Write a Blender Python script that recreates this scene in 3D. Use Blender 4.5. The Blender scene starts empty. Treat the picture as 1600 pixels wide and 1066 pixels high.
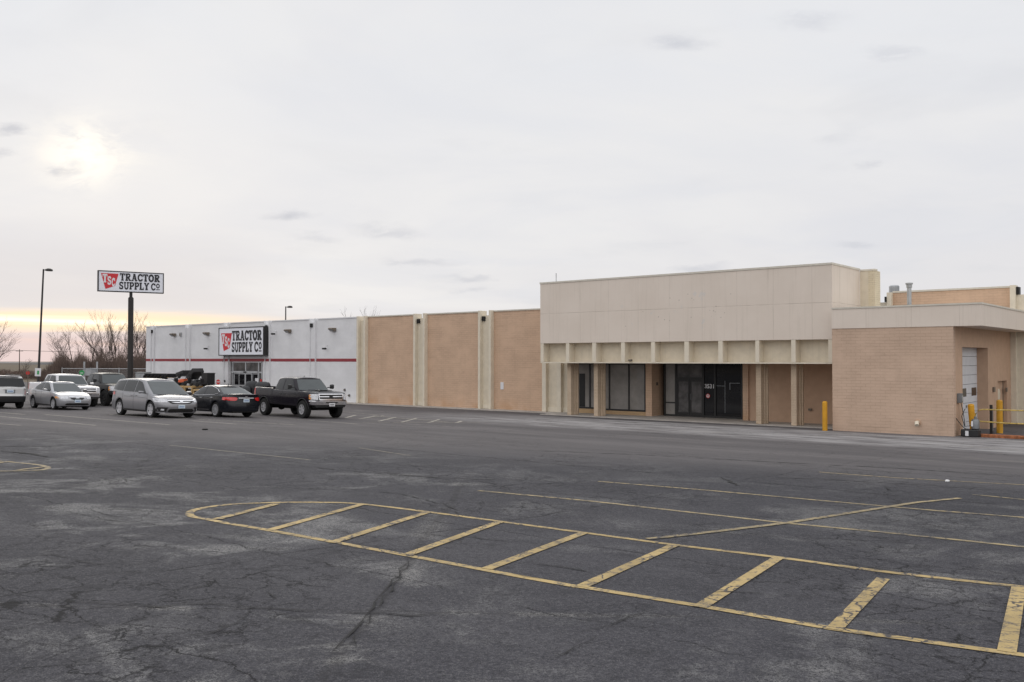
import bpy, math, random
from mathutils import Vector, Matrix
random.seed(7)
scene = bpy.context.scene
col = scene.collection
R = math.radians

# ------------------------------------------------------------------ camera
F = 1415.0; TH = math.atan(29 / F); CZ = 3.1
cam_d = bpy.data.cameras.new('camera'); cam = bpy.data.objects.new('camera', cam_d); col.objects.link(cam)
cam_d.sensor_width = 36; cam_d.lens = 36 * F / 1600; cam_d.clip_end = 9000; cam_d.clip_start = .1
cam.location = (0, 0, CZ); cam.rotation_euler = (R(90) + TH, 0, 0)
scene.camera = cam
scene.view_settings.view_transform = 'Standard'; scene.view_settings.look = 'None'
scene.view_settings.gamma = 1; scene.view_settings.exposure = 0.0

U = Vector((.7686, -.6398)); V = Vector((.6398, .7686)); O = Vector((1.87, 53.5))
T0 = O.dot(V)
KN = [(-60, 1.2), (0, 1.2), (10, .8), (18, .62), (26, .34), (38, .06), (42.3, 0), (200, 0), (600, -1.8), (1500, -5.5), (6000, -24)]
def zt(t):
    if t <= KN[0][0]: return KN[0][1]
    for (a, za), (b, zb) in zip(KN, KN[1:]):
        if t <= b: return za + (zb - za) * (t - a) / (b - a)
    return KN[-1][1]
def zg(x, y): return zt(x * V.x + y * V.y)
def ray(px, py):
    x = (px - 800) / F; q = (533 - py) / F
    return Vector((x, math.cos(TH) - q * math.sin(TH), math.sin(TH) + q * math.cos(TH)))
def G(px, py):            # point of the ground seen at a pixel of the photograph
    d = ray(px, py); lo, hi = 1.0, 3000.0
    f = lambda k: CZ + d.z * k - zg(d.x * k, d.y * k)
    for _ in range(60):
        m = (lo + hi) / 2
        if f(m) > 0: lo = m
        else: hi = m
    return Vector((d.x * lo, d.y * lo, CZ + d.z * lo))
def AT(px, py, Y):
    d = ray(px, py); k = Y / d.y
    return Vector((d.x * k, Y, CZ + d.z * k))
def W(a, b, z=None):      # building frame to world
    p = O + U * a + V * b
    return Vector((p.x, p.y, zg(p.x, p.y) if z is None else z))
BROT = math.atan2(U.y, U.x)

# ------------------------------------------------------------------ node helpers
class NT:
    def __init__(s, nt): s.t = nt; s.n = nt.nodes; s.l = nt.links
    def node(s, typ, **kw):
        n = s.n.new(typ)
        for k, v in kw.items():
            if k.startswith('i_'):
                k2 = k[2:]; key = int(k2) if k2.isdigit() else k2.replace('_', ' ')
                s.put(n.inputs[key], v)
            else: setattr(n, k, v)
        return n
    def put(s, sock, v):
        if isinstance(v, bpy.types.NodeSocket): s.l.new(v, sock)
        elif v is not None:
            if isinstance(v, (tuple, list)) and len(v) == 3 and sock.type == 'RGBA': v = (*v, 1)
            sock.default_value = v
    def math(s, op, a, b=None, c=None, clamp=False):
        n = s.n.new('ShaderNodeMath'); n.operation = op; n.use_clamp = clamp
        s.put(n.inputs[0], a); s.put(n.inputs[1], b); s.put(n.inputs[2], c)
        return n.outputs[0]
    def vm(s, op, a, b=None, out=0):
        n = s.n.new('ShaderNodeVectorMath'); n.operation = op
        s.put(n.inputs[0], a); s.put(n.inputs[1], b)
        return n.outputs[out]
    def mix(s, f, a, b, blend='MIX'):
        n = s.n.new('ShaderNodeMix'); n.data_type = 'RGBA'; n.blend_type = blend; n.clamp_factor = True
        s.put(n.inputs[0], f); s.put(n.inputs[6], a); s.put(n.inputs[7], b)
        return n.outputs[2]
    def noise(s, vec, scale, detail=4, rough=.5, dist=0, out=0):
        n = s.n.new('ShaderNodeTexNoise'); s.put(n.inputs['Vector'], vec)
        n.inputs['Scale'].default_value = scale; n.inputs['Detail'].default_value = detail
        n.inputs['Roughness'].default_value = rough; n.inputs['Distortion'].default_value = dist
        return n.outputs[out]
    def vor(s, vec, scale, feature='F1', out='Distance', rnd=1):
        n = s.n.new('ShaderNodeTexVoronoi'); n.feature = feature; s.put(n.inputs['Vector'], vec)
        n.inputs['Scale'].default_value = scale; n.inputs['Randomness'].default_value = rnd
        return n.outputs[out]
    def ss(s, v, lo, hi, a=0., b=1.):
        n = s.n.new('ShaderNodeMapRange'); n.interpolation_type = 'SMOOTHSTEP'
        s.put(n.inputs[0], v); n.inputs[1].default_value = lo; n.inputs[2].default_value = hi
        n.inputs[3].default_value = a; n.inputs[4].default_value = b
        return n.outputs[0]
    def scale3(s, v, x, y, z):
        n = s.n.new('ShaderNodeMapping'); s.put(n.inputs[0], v); n.inputs['Scale'].default_value = (x, y, z)
        return n.outputs[0]

# ------------------------------------------------------------------ sky
SUNDIR = ray(132, 235).normalized()
world = bpy.data.worlds.new("World"); scene.world = world; world.use_nodes = True
w = NT(world.node_tree); w.n.clear()
sky = w.node('ShaderNodeTexSky', sky_type='NISHITA'); sky.sun_disc = False
sky.sun_elevation = math.asin(SUNDIR.z); sky.sun_rotation = math.atan2(SUNDIR.x, SUNDIR.y)
tc = w.node('ShaderNodeTexCoord'); D = w.vm('NORMALIZE', tc.outputs['Generated'])
sp = w.node('ShaderNodeSeparateXYZ', i_0=D); dx, dy, dz = sp.outputs
up = w.math('ADD', w.math('MAXIMUM', dz, 0.0), .10)
cv = w.node('ShaderNodeCombineXYZ', i_0=w.math('DIVIDE', dx, up), i_1=w.math('DIVIDE', dy, up), i_2=0.0).outputs[0]
n1 = w.noise(cv, .35, 6, .55, .6)
n2 = w.noise(cv, 1.3, 5, .55, .4)
elev = w.ss(dz, 0.0, .38)
base = w.mix(elev, (.80, .785, .80), (.82, .835, .87))
base = w.mix(w.ss(n1, .40, .64), base, (.875, .865, .865))
base = w.mix(w.math('MULTIPLY', w.ss(n2, .52, .72), .35), base, (.70, .71, .745))
# higher overhead an overcast sky is brighter
base = w.mix(w.ss(dz, .42, .95), base, (1.45, 1.47, 1.51))
# the half of the sky behind the viewer is a bit brighter than that around the veiled sun
base = w.mix(w.math('MULTIPLY', w.ss(dy, .2, -.5), w.ss(dz, .0, .3)), base, (1.36, 1.34, 1.34))
# veiled sun glow
az = w.math('DIVIDE', dx, w.math('MAXIMUM', dy, .05)); el = w.math('DIVIDE', dz, w.math('MAXIMUM', dy, .05))
ae = w.node('ShaderNodeCombineXYZ', i_0=az, i_1=el, i_2=0.0).outputs[0]
front = w.math('GREATER_THAN', dy, .1)
SC = (SUNDIR.x / SUNDIR.y, SUNDIR.z / SUNDIR.y, 0)
gn = w.noise(w.scale3(ae, 9, 22, 1), 1.0, 7, .62, .5); gn2 = w.noise(w.scale3(ae, 26, 60, 1), 1.0, 6, .65, .6)
def blob(cx, cy, rx, ry, k):
    q = w.vm('LENGTH', w.vm('MULTIPLY', w.vm('SUBTRACT', ae, (SC[0] + cx / F, SC[1] + cy / F, 0)), (F / rx, F / ry, 0)), out='Value')
    e = w.math('EXPONENT', w.math('MULTIPLY', w.math('MULTIPLY', q, q), -1.0))
    return w.math('MULTIPLY', w.math('MULTIPLY', e, front), k)
base = w.mix(w.math('MULTIPLY', w.ss(w.noise(cv, .8, 5, .55, .5), .44, .66), .42), base, (.74, .755, .81))
base = w.mix(blob(60, 0, 330, 120, .34), base, (.93, .91, .89))
g1 = w.math('MULTIPLY', blob(5, 0, 100, 50, 1.0), w.ss(gn, .30, .60))
base = w.mix(w.math('MULTIPLY', g1, .80), base, (1.02, .975, .905))
g2 = w.math('MULTIPLY', blob(0, -5, 50, 42, 1.2), w.ss(w.math('ADD', w.math('MULTIPLY', gn, .5), w.math('MULTIPLY', gn2, .5)), .40, .56))
base = w.mix(w.math('MINIMUM', g2, 1.0), base, (1.16, 1.10, 1.0))
# small dark cloudlets
nd = w.noise(w.scale3(ae, 14, 34, 1), 1.0, 5, .6, 0, out=1)
aed = w.vm('ADD', ae, w.vm('MULTIPLY', w.vm('SUBTRACT', nd, (.5, .5, .5)), (.085, .030, 0)))
cl = None
for (px, py, sx, sy, st) in [(1062, 70, 62, 20, .55), (1265, 32, 75, 20, .35), (1395, 80, 60, 12, .32), (448, 338, 58, 12, .75),
                             (600, 362, 62, 16, .5), (655, 408, 70, 9, .5), (735, 430, 40, 7, .5), (1080, 417, 70, 10, .5),
                             (12, 204, 34, 12, .8), (95, 270, 45, 9, .6), (1365, 258, 30, 8, .3), (1335, 385, 40, 8, .35),
                             (740, 452, 34, 7, .4), (1300, 220, 40, 12, .22), (5, 240, 30, 10, .5), (490, 372, 50, 7, .3)]:
    r = ray(px, py); c = (r.x / r.y, r.z / r.y, 0)
    q = w.vm('LENGTH', w.vm('MULTIPLY', w.vm('SUBTRACT', aed, c), (F / sx, F / sy, 0)), out='Value')
    m = w.math('MULTIPLY', w.ss(q, 1.15, .0), st)
    cl = m if cl is None else w.math('MAXIMUM', cl, m)
wisp = w.noise(w.scale3(ae, 30, 90, 1), 1.0, 6, .65, .6)
cl = w.math('MULTIPLY', cl, w.ss(wisp, .22, .52, 0, .8))
base = w.mix(w.math('MULTIPLY', cl, front), base, (.50, .52, .59))
# clear band low in the sky under the cloud deck, sunset colours around the sun's side
strk = w.noise(w.scale3(ae, 3.0, 60, 1), 1.0, 5, .6, .4)
eld = w.math('ADD', w.math('ADD', el, w.math('MULTIPLY', az, .030)), w.math('MULTIPLY', w.math('SUBTRACT', strk, .5), .020))
side = w.ss(az, -.20, -.42)
dark = w.math('MULTIPLY', w.math('MULTIPLY', w.ss(eld, .025, .055), w.ss(eld, .17, .07)), side)
base = w.mix(w.math('MULTIPLY', dark, .55), base, (.66, .65, .69))
pink = w.math('MULTIPLY', w.ss(eld, .030, .004), w.ss(az, .1, -.40))
base = w.mix(w.math('MULTIPLY', pink, .9), base, (.72, .60, .63))
pk2 = w.math('MULTIPLY', w.math('MULTIPLY', w.ss(eld, .0, .012), w.ss(eld, .024, .012)), w.ss(strk, .45, .65))
base = w.mix(w.math('MULTIPLY', w.math('MULTIPLY', pk2, side), .9), base, (.98, .70, .58))
warm = w.math('MULTIPLY', w.math('MULTIPLY', w.ss(eld, .012, .022), w.ss(eld, .046, .034)), w.ss(az, -.18, -.40))
base = w.mix(w.math('MULTIPLY', warm, 1.0), base, (1.10, .86, .62))
warm2 = w.math('MULTIPLY', w.math('MULTIPLY', w.ss(eld, .020, .027), w.ss(eld, .036, .028)), w.ss(az, -.30, -.48))
base = w.mix(w.math('MULTIPLY', w.math('MULTIPLY', warm2, w.ss(strk, .38, .56)), 1.0), base, (1.45, 1.26, 1.0))
base = w.mix(w.ss(dz, -.01, -.10), base, (.12, .12, .12))
bg1 = w.node('ShaderNodeBackground', i_Color=sky.outputs[0], i_Strength=.05)
bg2 = w.node('ShaderNodeBackground', i_Color=base, i_Strength=1.0)
mx = w.node('ShaderNodeMixShader', i_0=.96, i_1=bg1.outputs[0], i_2=bg2.outputs[0])
wo = w.node('ShaderNodeOutputWorld', i_Surface=mx.outputs[0])

sd = bpy.data.lights.new('sun', 'SUN'); sd.energy = .55; sd.angle = R(22); sd.color = (1, .93, .82)
sun = bpy.data.objects.new('sun', sd); col.objects.link(sun)
sun.rotation_euler = (SUNDIR + Vector((0, 0, .18))).to_track_quat('Z', 'Y').to_euler()

# ------------------------------------------------------------------ materials
MATS = {}
def mat(name, c, rough=.7, metal=0., var=.12, vscale=3., bump=0., bscale=40., coat=0., spec=.5, emit=None, streak=0.):
    m = bpy.data.materials.new(name); m.use_nodes = True; t = NT(m.node_tree)
    b = t.n['Principled BSDF']
    tcn = t.node('ShaderNodeTexCoord'); ov = tcn.outputs['Object']
    n = t.noise(ov, vscale, 5, .6)
    f = t.ss(n, .25, .75)
    lo = tuple(x * (1 - var) for x in c); hi = tuple(min(1, x * (1 + var)) for x in c)
    cc = t.mix(f, lo, hi)
    if streak:
        s = t.noise(t.scale3(ov, 5, 5, .35), 1.2, 5, .6)
        cc = t.mix(t.math('MULTIPLY', t.ss(s, .5, .75), streak), cc, tuple(x * .72 for x in c))
    t.put(b.inputs['Base Color'], cc)
    b.inputs['Roughness'].default_value = rough; b.inputs['Metallic'].default_value = metal
    b.inputs['Coat Weight'].default_value = coat; b.inputs['Coat Roughness'].default_value = .04
    b.inputs['Specular IOR Level'].default_value = spec
    if bump:
        bn = t.node('ShaderNodeBump', i_Strength=bump, i_Distance=.01, i_Height=t.noise(ov, bscale, 4, .6))
        t.put(b.inputs['Normal'], bn.outputs[0])
    if emit: t.put(b.inputs['Emission Color'], emit[0]); b.inputs['Emission Strength'].default_value = emit[1]
    MATS[name] = m
    return m

def brick_mat(name, c1, c2, mortar, row=.10, wid=.30, msize=.008, patch=None, strong=.35, dirt=.45):
    m = bpy.data.materials.new(name); m.use_nodes = True; t = NT(m.node_tree); b = t.n['Principled BSDF']
    ov = t.node('ShaderNodeTexCoord').outputs['Object']
    s = t.node('ShaderNodeSeparateXYZ', i_0=ov); x, y, z = s.outputs
    wob = t.math('MULTIPLY', t.math('SUBTRACT', t.noise(ov, 1.1, 2), .5), .01)
    bv = t.node('ShaderNodeCombineXYZ', i_0=t.math('ADD', x, y), i_1=t.math('ADD', z, wob), i_2=0.0).outputs[0]
    br = t.node('ShaderNodeTexBrick', i_Vector=bv, i_Color1=c1, i_Color2=c2, i_Mortar=mortar, i_Scale=1.0)
    br.inputs['Mortar Size'].default_value = msize; br.inputs['Mortar Smooth'].default_value = .25
    br.inputs['Brick Width'].default_value = wid; br.inputs['Row Height'].default_value = row; br.inputs['Bias'].default_value = -.1
    big = t.noise(t.scale3(ov, 1, 1, 1.6), .55, 5, .6)
    c = t.mix(t.ss(big, .35, .7), br.outputs[0], tuple(k * 1.10 for k in c1))
    grime = t.noise(t.scale3(ov, 2.5, 2.5, .5), 1.0, 6, .62)
    c = t.mix(t.math('MULTIPLY', t.ss(grime, .50, .8), dirt), c, tuple(k * .74 for k in c2))
    # long darker courses where paint wore off along the joints
    rown = t.noise(t.node('ShaderNodeCombineXYZ', i_0=t.math('MULTIPLY', t.math('ADD', x, y), .5), i_1=t.math('MULTIPLY', z, 12.0), i_2=0.0).outputs[0], 1.0, 3, .6)
    c = t.mix(t.math('MULTIPLY', t.ss(rown, .58, .72), strong), c, tuple(k * .66 for k in c2))
    if patch:      # salt stained and faded foot of the wall
        ft = t.math('MULTIPLY', t.ss(z, .9, .1), t.ss(t.noise(ov, .9, 4), .42, .65))
        c = t.mix(t.math('MULTIPLY', ft, .7), c, patch)
    t.put(b.inputs['Base Color'], c); b.inputs['Roughness'].default_value = .85; b.inputs['Specular IOR Level'].default_value = .25
    h = t.math('ADD', t.math('MULTIPLY', br.outputs[1], -1.0), t.math('MULTIPLY', t.noise(ov, 35, 4), .35))
    bn = t.node('ShaderNodeBump', i_Strength=.55, i_Distance=.012, i_Height=h); t.put(b.inputs['Normal'], bn.outputs[0])
    MATS[name] = m
    return m

SEAMS = [((.785, .619), -1.83, .085), ((-.662, .749), -45.76, .03)]
def asphalt_mat():
    m = bpy.data.materials.new('asphalt'); m.use_nodes = True; t = NT(m.node_tree); b = t.n['Principled BSDF']
    P = t.node('ShaderNodeTexCoord').outputs['Object']
    a = t.math('SUBTRACT', t.vm('DOT_PRODUCT', P, (U.x, U.y, 0), out='Value'), O.dot(U))
    bb = t.math('SUBTRACT', t.vm('DOT_PRODUCT', P, (V.x, V.y, 0), out='Value'), T0)
    ab = t.node('ShaderNodeCombineXYZ', i_0=a, i_1=bb, i_2=0.0).outputs[0]
    big = t.noise(P, .11, 5, .6, .5)
    med = t.noise(P, .55, 11, .70, .6)
    lng = t.noise(t.scale3(ab, .12, .55, 1), 1.0, 11, .70, .5)     # marks drawn out along the traffic direction
    fine = t.math('ADD', t.math('MULTIPLY', t.noise(P, 26, 5, .8), .5), t.math('MULTIPLY', t.noise(P, 95, 3, .7), .5))
    grit = t.vor(P, 120, out='Color'); gs = t.node('ShaderNodeSeparateColor', i_0=grit).outputs[0]
    old = t.mix(t.ss(big, .3, .7), (.029, .029, .036), (.054, .053, .062))
    old = t.mix(t.math('MULTIPLY', t.ss(lng, .45, .72), .5), old, (.082, .080, .088))
    # aggregate laid bare in worn patches
    wear = t.math('MULTIPLY', t.ss(med, .46, .62), t.ss(t.noise(P, .23, 7, .6, .8), .42, .56))
    wl = t.math('MULTIPLY', wear, t.ss(t.math('ADD', t.math('MULTIPLY', gs, .35), t.math('MULTIPLY', fine, 1.3)), .68, .90))
    old = t.mix(t.math('MULTIPLY', wl, t.ss(bb, -24, -37, .22, .68)), old, (.33, .325, .315))
    old = t.mix(t.math('MULTIPLY', t.ss(gs, .86, .99), .38), old, (.22, .215, .21))
    old = t.mix(t.math('MULTIPLY', t.ss(fine, .49, .41), .8), old, (.014, .014, .017))
    old = t.mix(t.math('MULTIPLY', t.ss(fine, .52, .60), .45), old, (.165, .162, .172))
    old = t.mix(t.math('MULTIPLY', t.ss(t.noise(P, 2.6, 10, .74), .52, .66), .50), old, (.018, .018, .022))
    # newer, browner paving beyond a wandering joint
    new = t.mix(t.ss(t.noise(t.scale3(ab, .10, .5, 1), 1.0, 5, .6), .35, .7), (.086, .080, .083), (.122, .113, .115))
    new = t.mix(t.math('MULTIPLY', t.ss(fine, .4, .2), .3), new, (.05, .047, .05))
    jn = t.math('ADD', bb, t.math('MULTIPLY', t.math('SUBTRACT', t.noise(P, .12, 4, .6), .5), 3.0))
    jn = t.math('SUBTRACT', jn, t.math('MULTIPLY', a, .35))
    zone = t.ss(jn, -34.5, -25.5)
    c = t.mix(zone, old, new)
    # pale, salted and worn strip in front of the vacant store
    pn = t.math('ADD', bb, t.math('MULTIPLY', t.math('SUBTRACT', t.noise(t.scale3(ab, .18, .8, 1), 1.0, 5, .6), .5), 5.0))
    pale = t.math('MULTIPLY', t.math('MULTIPLY', t.ss(pn, -12.5, -9.0), t.ss(pn, -3.2, -4.2)), t.ss(a, -6.0, 8.0))
    pale = t.math('MULTIPLY', pale, t.ss(t.noise(t.scale3(ab, .35, 1.5, 1), 1.0, 10, .70), .34, .60))
    c = t.mix(t.math('MULTIPLY', pale, .85), c, (.34, .33, .33))
    p2 = t.math('MULTIPLY', t.ss(t.noise(t.scale3(ab, .13, .9, 1), 1.3, 5, .6), .56, .70), t.math('MULTIPLY', t.ss(bb, -20, -14), t.ss(bb, -2, -7)))
    c = t.mix(t.math('MULTIPLY', p2, .55), c, (.22, .205, .19))
    # joints of the paving lanes, run with the building, crack open here and there
    crk = None
    wav = t.math('MULTIPLY', t.math('SUBTRACT', t.noise(P, .30, 10, .72), .5), 1.0)
    for k, (b0, wd) in enumerate([(-38.9, .013), (-36.2, .013), (-33.2, .016), (-29.4, .022), (-25.2, .045), (-20.4, .06), (-16.6, .055), (-13.1, .05), (-9.6, .05)]):
        d = t.math('ABSOLUTE', t.math('SUBTRACT', t.math('ADD', bb, wav), b0))
        q = t.ss(d, wd, wd * .3)
        crk = q if crk is None else t.math('MAXIMUM', crk, q)
    for a0, wd in [(31.2, .012), (24.5, .018), (14.0, .035), (5.2, .05), (33.2, .012)]:
        d = t.math('ABSOLUTE', t.math('SUBTRACT', t.math('ADD', a, t.math('MULTIPLY', wav, .8)), a0))
        crk = t.math('MAXIMUM', crk, t.ss(d, wd, wd * .3))
    # crazed dark bands where two passes of the paver met
    for src, c0, wd in SEAMS:
        d = t.math('ABSOLUTE', t.math('SUBTRACT', t.math('ADD', t.math('ADD', t.math('MULTIPLY', a, src[0]), t.math('MULTIPLY', bb, src[1])), t.math('MULTIPLY', wav, .35)), c0))
        c = t.mix(t.math('MULTIPLY', t.math('MULTIPLY', t.ss(d, wd, wd * .3), t.ss(bb, -27.0, -31.0)), t.ss(t.noise(P, 7, 5, .7), .35, .60, .15, .6)), c, (.028, .027, .030))
        c = t.mix(t.math('MULTIPLY', t.math('MULTIPLY', t.ss(d, wd * 4, wd * .8), t.ss(med, .45, .65)), t.math('MULTIPLY', t.math('MULTIPLY', t.ss(fine, .45, .6), t.ss(bb, -27.0, -31.0)), .6)), c, (.30, .29, .27))
    crk = t.math('MULTIPLY', crk, t.ss(t.noise(P, .9, 3), .38, .52))
    pw = t.vm('ADD', P, t.vm('MULTIPLY', t.vm('SUBTRACT', t.noise(P, 1.4, 9, .72, out=1), (.5, .5, .5)), (.8, .8, 0)))
    for sc, wd in [(.30, .006), (.85, .007), (2.1, .008)]:
        e = t.vor(t.scale3(pw, 1, 1, 0), sc, 'DISTANCE_TO_EDGE')
        q = t.math('MULTIPLY', t.ss(e, wd * sc, wd * sc * .25), t.ss(t.noise(P, .35, 3), .42 + .05 * (sc > .5), .56 + .05 * (sc > .5)))
        crk = t.math('MAXIMUM', crk, q)
    crk = t.math('MULTIPLY', crk, t.ss(zone, 1.0, .0, .5, 1.0))
    c = t.mix(crk, c, (.009, .009, .011))
    # a few oil spots
    oil = t.math('MULTIPLY', t.ss(t.vor(t.scale3(ab, .4, .8, 1), .5), .13, .05), t.ss(t.noise(P, .8, 3), .4, .6))
    c = t.mix(t.math('MULTIPLY', oil, .5), c, (.03, .028, .03))
    t.put(b.inputs['Base Color'], c)
    t.put(b.inputs['Roughness'], .9); b.inputs['Specular IOR Level'].default_value = .22
    hh = t.math('ADD', t.math('ADD', t.math('MULTIPLY', fine, .6), t.math('MULTIPLY', gs, .5)), t.math('MULTIPLY', crk, -1.6))
    bn = t.node('ShaderNodeBump', i_Strength=.5, i_Distance=.006, i_Height=hh); t.put(b.inputs['Normal'], bn.outputs[0])
    return m

def paint_mat(name, c, wearlo=.40, wearhi=.60):
    """road paint that has flaked off in places down to the asphalt"""
    m = bpy.data.materials.new(name); m.use_nodes = True; t = NT(m.node_tree); b = t.n['Principled BSDF']
    P = t.node('ShaderNodeTexCoord').outputs['Object']
    n = t.noise(P, 9, 6, .7); g = t.noise(P, 55, 3, .7)
    k = t.ss(t.math('ADD', t.math('MULTIPLY', n, .65), t.math('MULTIPLY', g, .35)), wearlo, wearhi)
    edge = t.ss(t.noise(P, 1.1, 4, .6), .35, .65)
    cc = t.mix(edge, c, tuple(x * .72 for x in c))
    cc = t.mix(k, cc, (.085, .08, .08))
    pw = t.vm('ADD', P, t.vm('MULTIPLY', t.vm('SUBTRACT', t.noise(P, 2, 5, .65, out=1), (.5, .5, .5)), (.5, .5, 0)))
    e = t.vor(t.scale3(pw, 1, 1, 0), 3.2, 'DISTANCE_TO_EDGE')
    cc = t.mix(t.math('MULTIPLY', t.ss(e, .05, .015), t.ss(t.noise(P, .8, 3), .4, .55)), cc, (.05, .045, .045))
    t.put(b.inputs['Base Color'], cc); b.inputs['Roughness'].default_value = .8
    MATS[name] = m
    return m

M = MATS
asphalt_mat_ = asphalt_mat()
brick_mat('tan_brick', (.585, .41, .29), (.545, .38, .27), (.43, .30, .215), row=.13, wid=.40, patch=(.52, .32, .19), strong=.35, dirt=.28)
brick_mat('dock_brick', (.56, .41, .31), (.52, .38, .285), (.45, .32, .235), row=.13, wid=.40, strong=.5, dirt=.28)
brick_mat('cream_brick', (.66, .58, .43), (.63, .55, .41), (.48, .41, .30), row=.10, wid=.3, strong=.2)
brick_mat('column_brick', (.54, .43, .32), (.50, .39, .28), (.36, .27, .19), row=.075, wid=.22, strong=.1)
brick_mat('low_brick', (.47, .33, .19), (.40, .26, .15), (.30, .2, .14), row=.09, wid=.26, strong=.3)
brick_mat('white_brick', (.72, .72, .735), (.71, .71, .725), (.66, .66, .675), row=.10, wid=.30, strong=.05, msize=.005, dirt=.12)
mat('white_paint', (.72, .72, .735), .7, var=.03, streak=.05)
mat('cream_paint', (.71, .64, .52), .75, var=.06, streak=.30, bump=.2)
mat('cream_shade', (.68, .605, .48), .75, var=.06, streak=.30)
mat('red_stripe', (.28, .035, .045), .6, var=.1)
mat('tan_stucco', (.53, .36, .25), .85, var=.06, bump=.2, streak=.15)
mat('coping', (.62, .58, .50), .5, var=.08)
mat('concrete', (.36, .33, .30), .9, var=.18, vscale=1.5, bump=.4)
mat('roofing', (.12, .12, .12), .9)
mat('alu_frame', (.55, .56, .58), .4, metal=.4)
mat('dark_frame', (.015, .014, .014), .45)
mat('dark_glass', (.012, .012, .014), .06, var=.3, vscale=1.2, spec=.5)
mat('papered_glass', (.27, .255, .24), .09, var=.22, vscale=.8, spec=.5)
mat('store_glass', (.11, .105, .105), .06, var=.4, vscale=2.0)
mat('black_box', (.006, .006, .006), .6)
mat('lettering_black', (.018, .018, .022), .5)
mat('sign_white', (.66, .67, .72), .45, var=.03, emit=((.66, .67, .74), .12))
mat('sign_red', (.50, .02, .03), .45, var=.05, emit=((.6, .02, .03), .10))
mat('plain_white', (.72, .72, .74), .5, var=.03)
mat('traffic_red', (.55, .025, .02), .4)
mat('grey_metal', (.22, .23, .24), .45, metal=.7)
mat('galvanised', (.38, .39, .40), .45, metal=.5, var=.2)
mat('lamp_housing', (.16, .13, .10), .5)
mat('pole_dark', (.018, .015, .014), .5)
mat('safety_yellow', (.62, .31, .015), .5, var=.12, streak=.3, bump=.2)
mat('worn_yellow', (.50, .36, .10), .7, var=.4, vscale=9)
mat('rust_kerb', (.33, .12, .05), .9, var=.6, vscale=7, bump=.4)
mat('dock_door', (.66, .67, .70), .5, var=.05, streak=.15)
mat('rubber', (.012, .012, .012), .85, var=.3, vscale=20)
mat('alloy', (.50, .50, .52), .3, metal=.35)
mat('chrome', (.75, .75, .77), .12, metal=1.)
mat('black_plastic', (.014, .014, .015), .5)
mat('underbody', (.008, .008, .008), .9)
mat('car_glass', (.016, .018, .020), .05, spec=.38)
mat('windscreen', (.045, .055, .058), .05, spec=.5)
mat('lamp_clear', (.62, .63, .66), .1, coat=1, var=.25, vscale=14)
mat('lamp_amber', (.75, .30, .06), .2, coat=1)
mat('lamp_red', (.50, .012, .012), .12, coat=1, emit=((.8, .02, .01), .06))
mat('plate', (.62, .72, .80), .4, var=.1)
mat('plate_blue', (.05, .12, .35), .4)
mat('silver_paint', (.27, .27, .285), .32, metal=.55, coat=.35, var=.03)
mat('sedan_silver', (.38, .385, .405), .32, metal=.5, coat=.35, var=.03)
mat('suv_silver', (.60, .60, .60), .33, metal=.4, coat=.3, var=.03)
mat('white_car', (.55, .55, .57), .3, coat=.4, var=.02)
mat('black_paint', (.010, .011, .015), .2, coat=.0, spec=.45, var=.1)
mat('truck_paint', (.013, .011, .016), .2, coat=.0, spec=.28, var=.1)
mat('big_truck', (.013, .013, .014), .38, coat=.0, spec=.4, var=.2)
mat('bark', (.075, .055, .045), .95, var=.4, vscale=6)
mat('twig', (.075, .058, .050), .95, var=.3)
mat('brush', (.115, .082, .068), .95, var=.45, vscale=.6)
mat('dark_evergreen', (.020, .022, .018), .95, var=.4)
mat('orange', (.62, .10, .02), .45)
mat('wood', (.50, .34, .15), .75, var=.3, vscale=10)
mat('tarp', (.014, .015, .018), .55)
mat('green_sign', (.03, .30, .09), .5)
mat('hose', (.01, .01, .01), .5)
mat('litter', (.8, .8, .8), .6)
paint_mat('yellow_line', (.45, .33, .14), .49, .62)
paint_mat('faded_line', (.37, .29, .15), .45, .62)
paint_mat('ghost_line', (.22, .195, .14), .40, .58)
paint_mat('pale_line', (.36, .335, .29), .50, .68)

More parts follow.
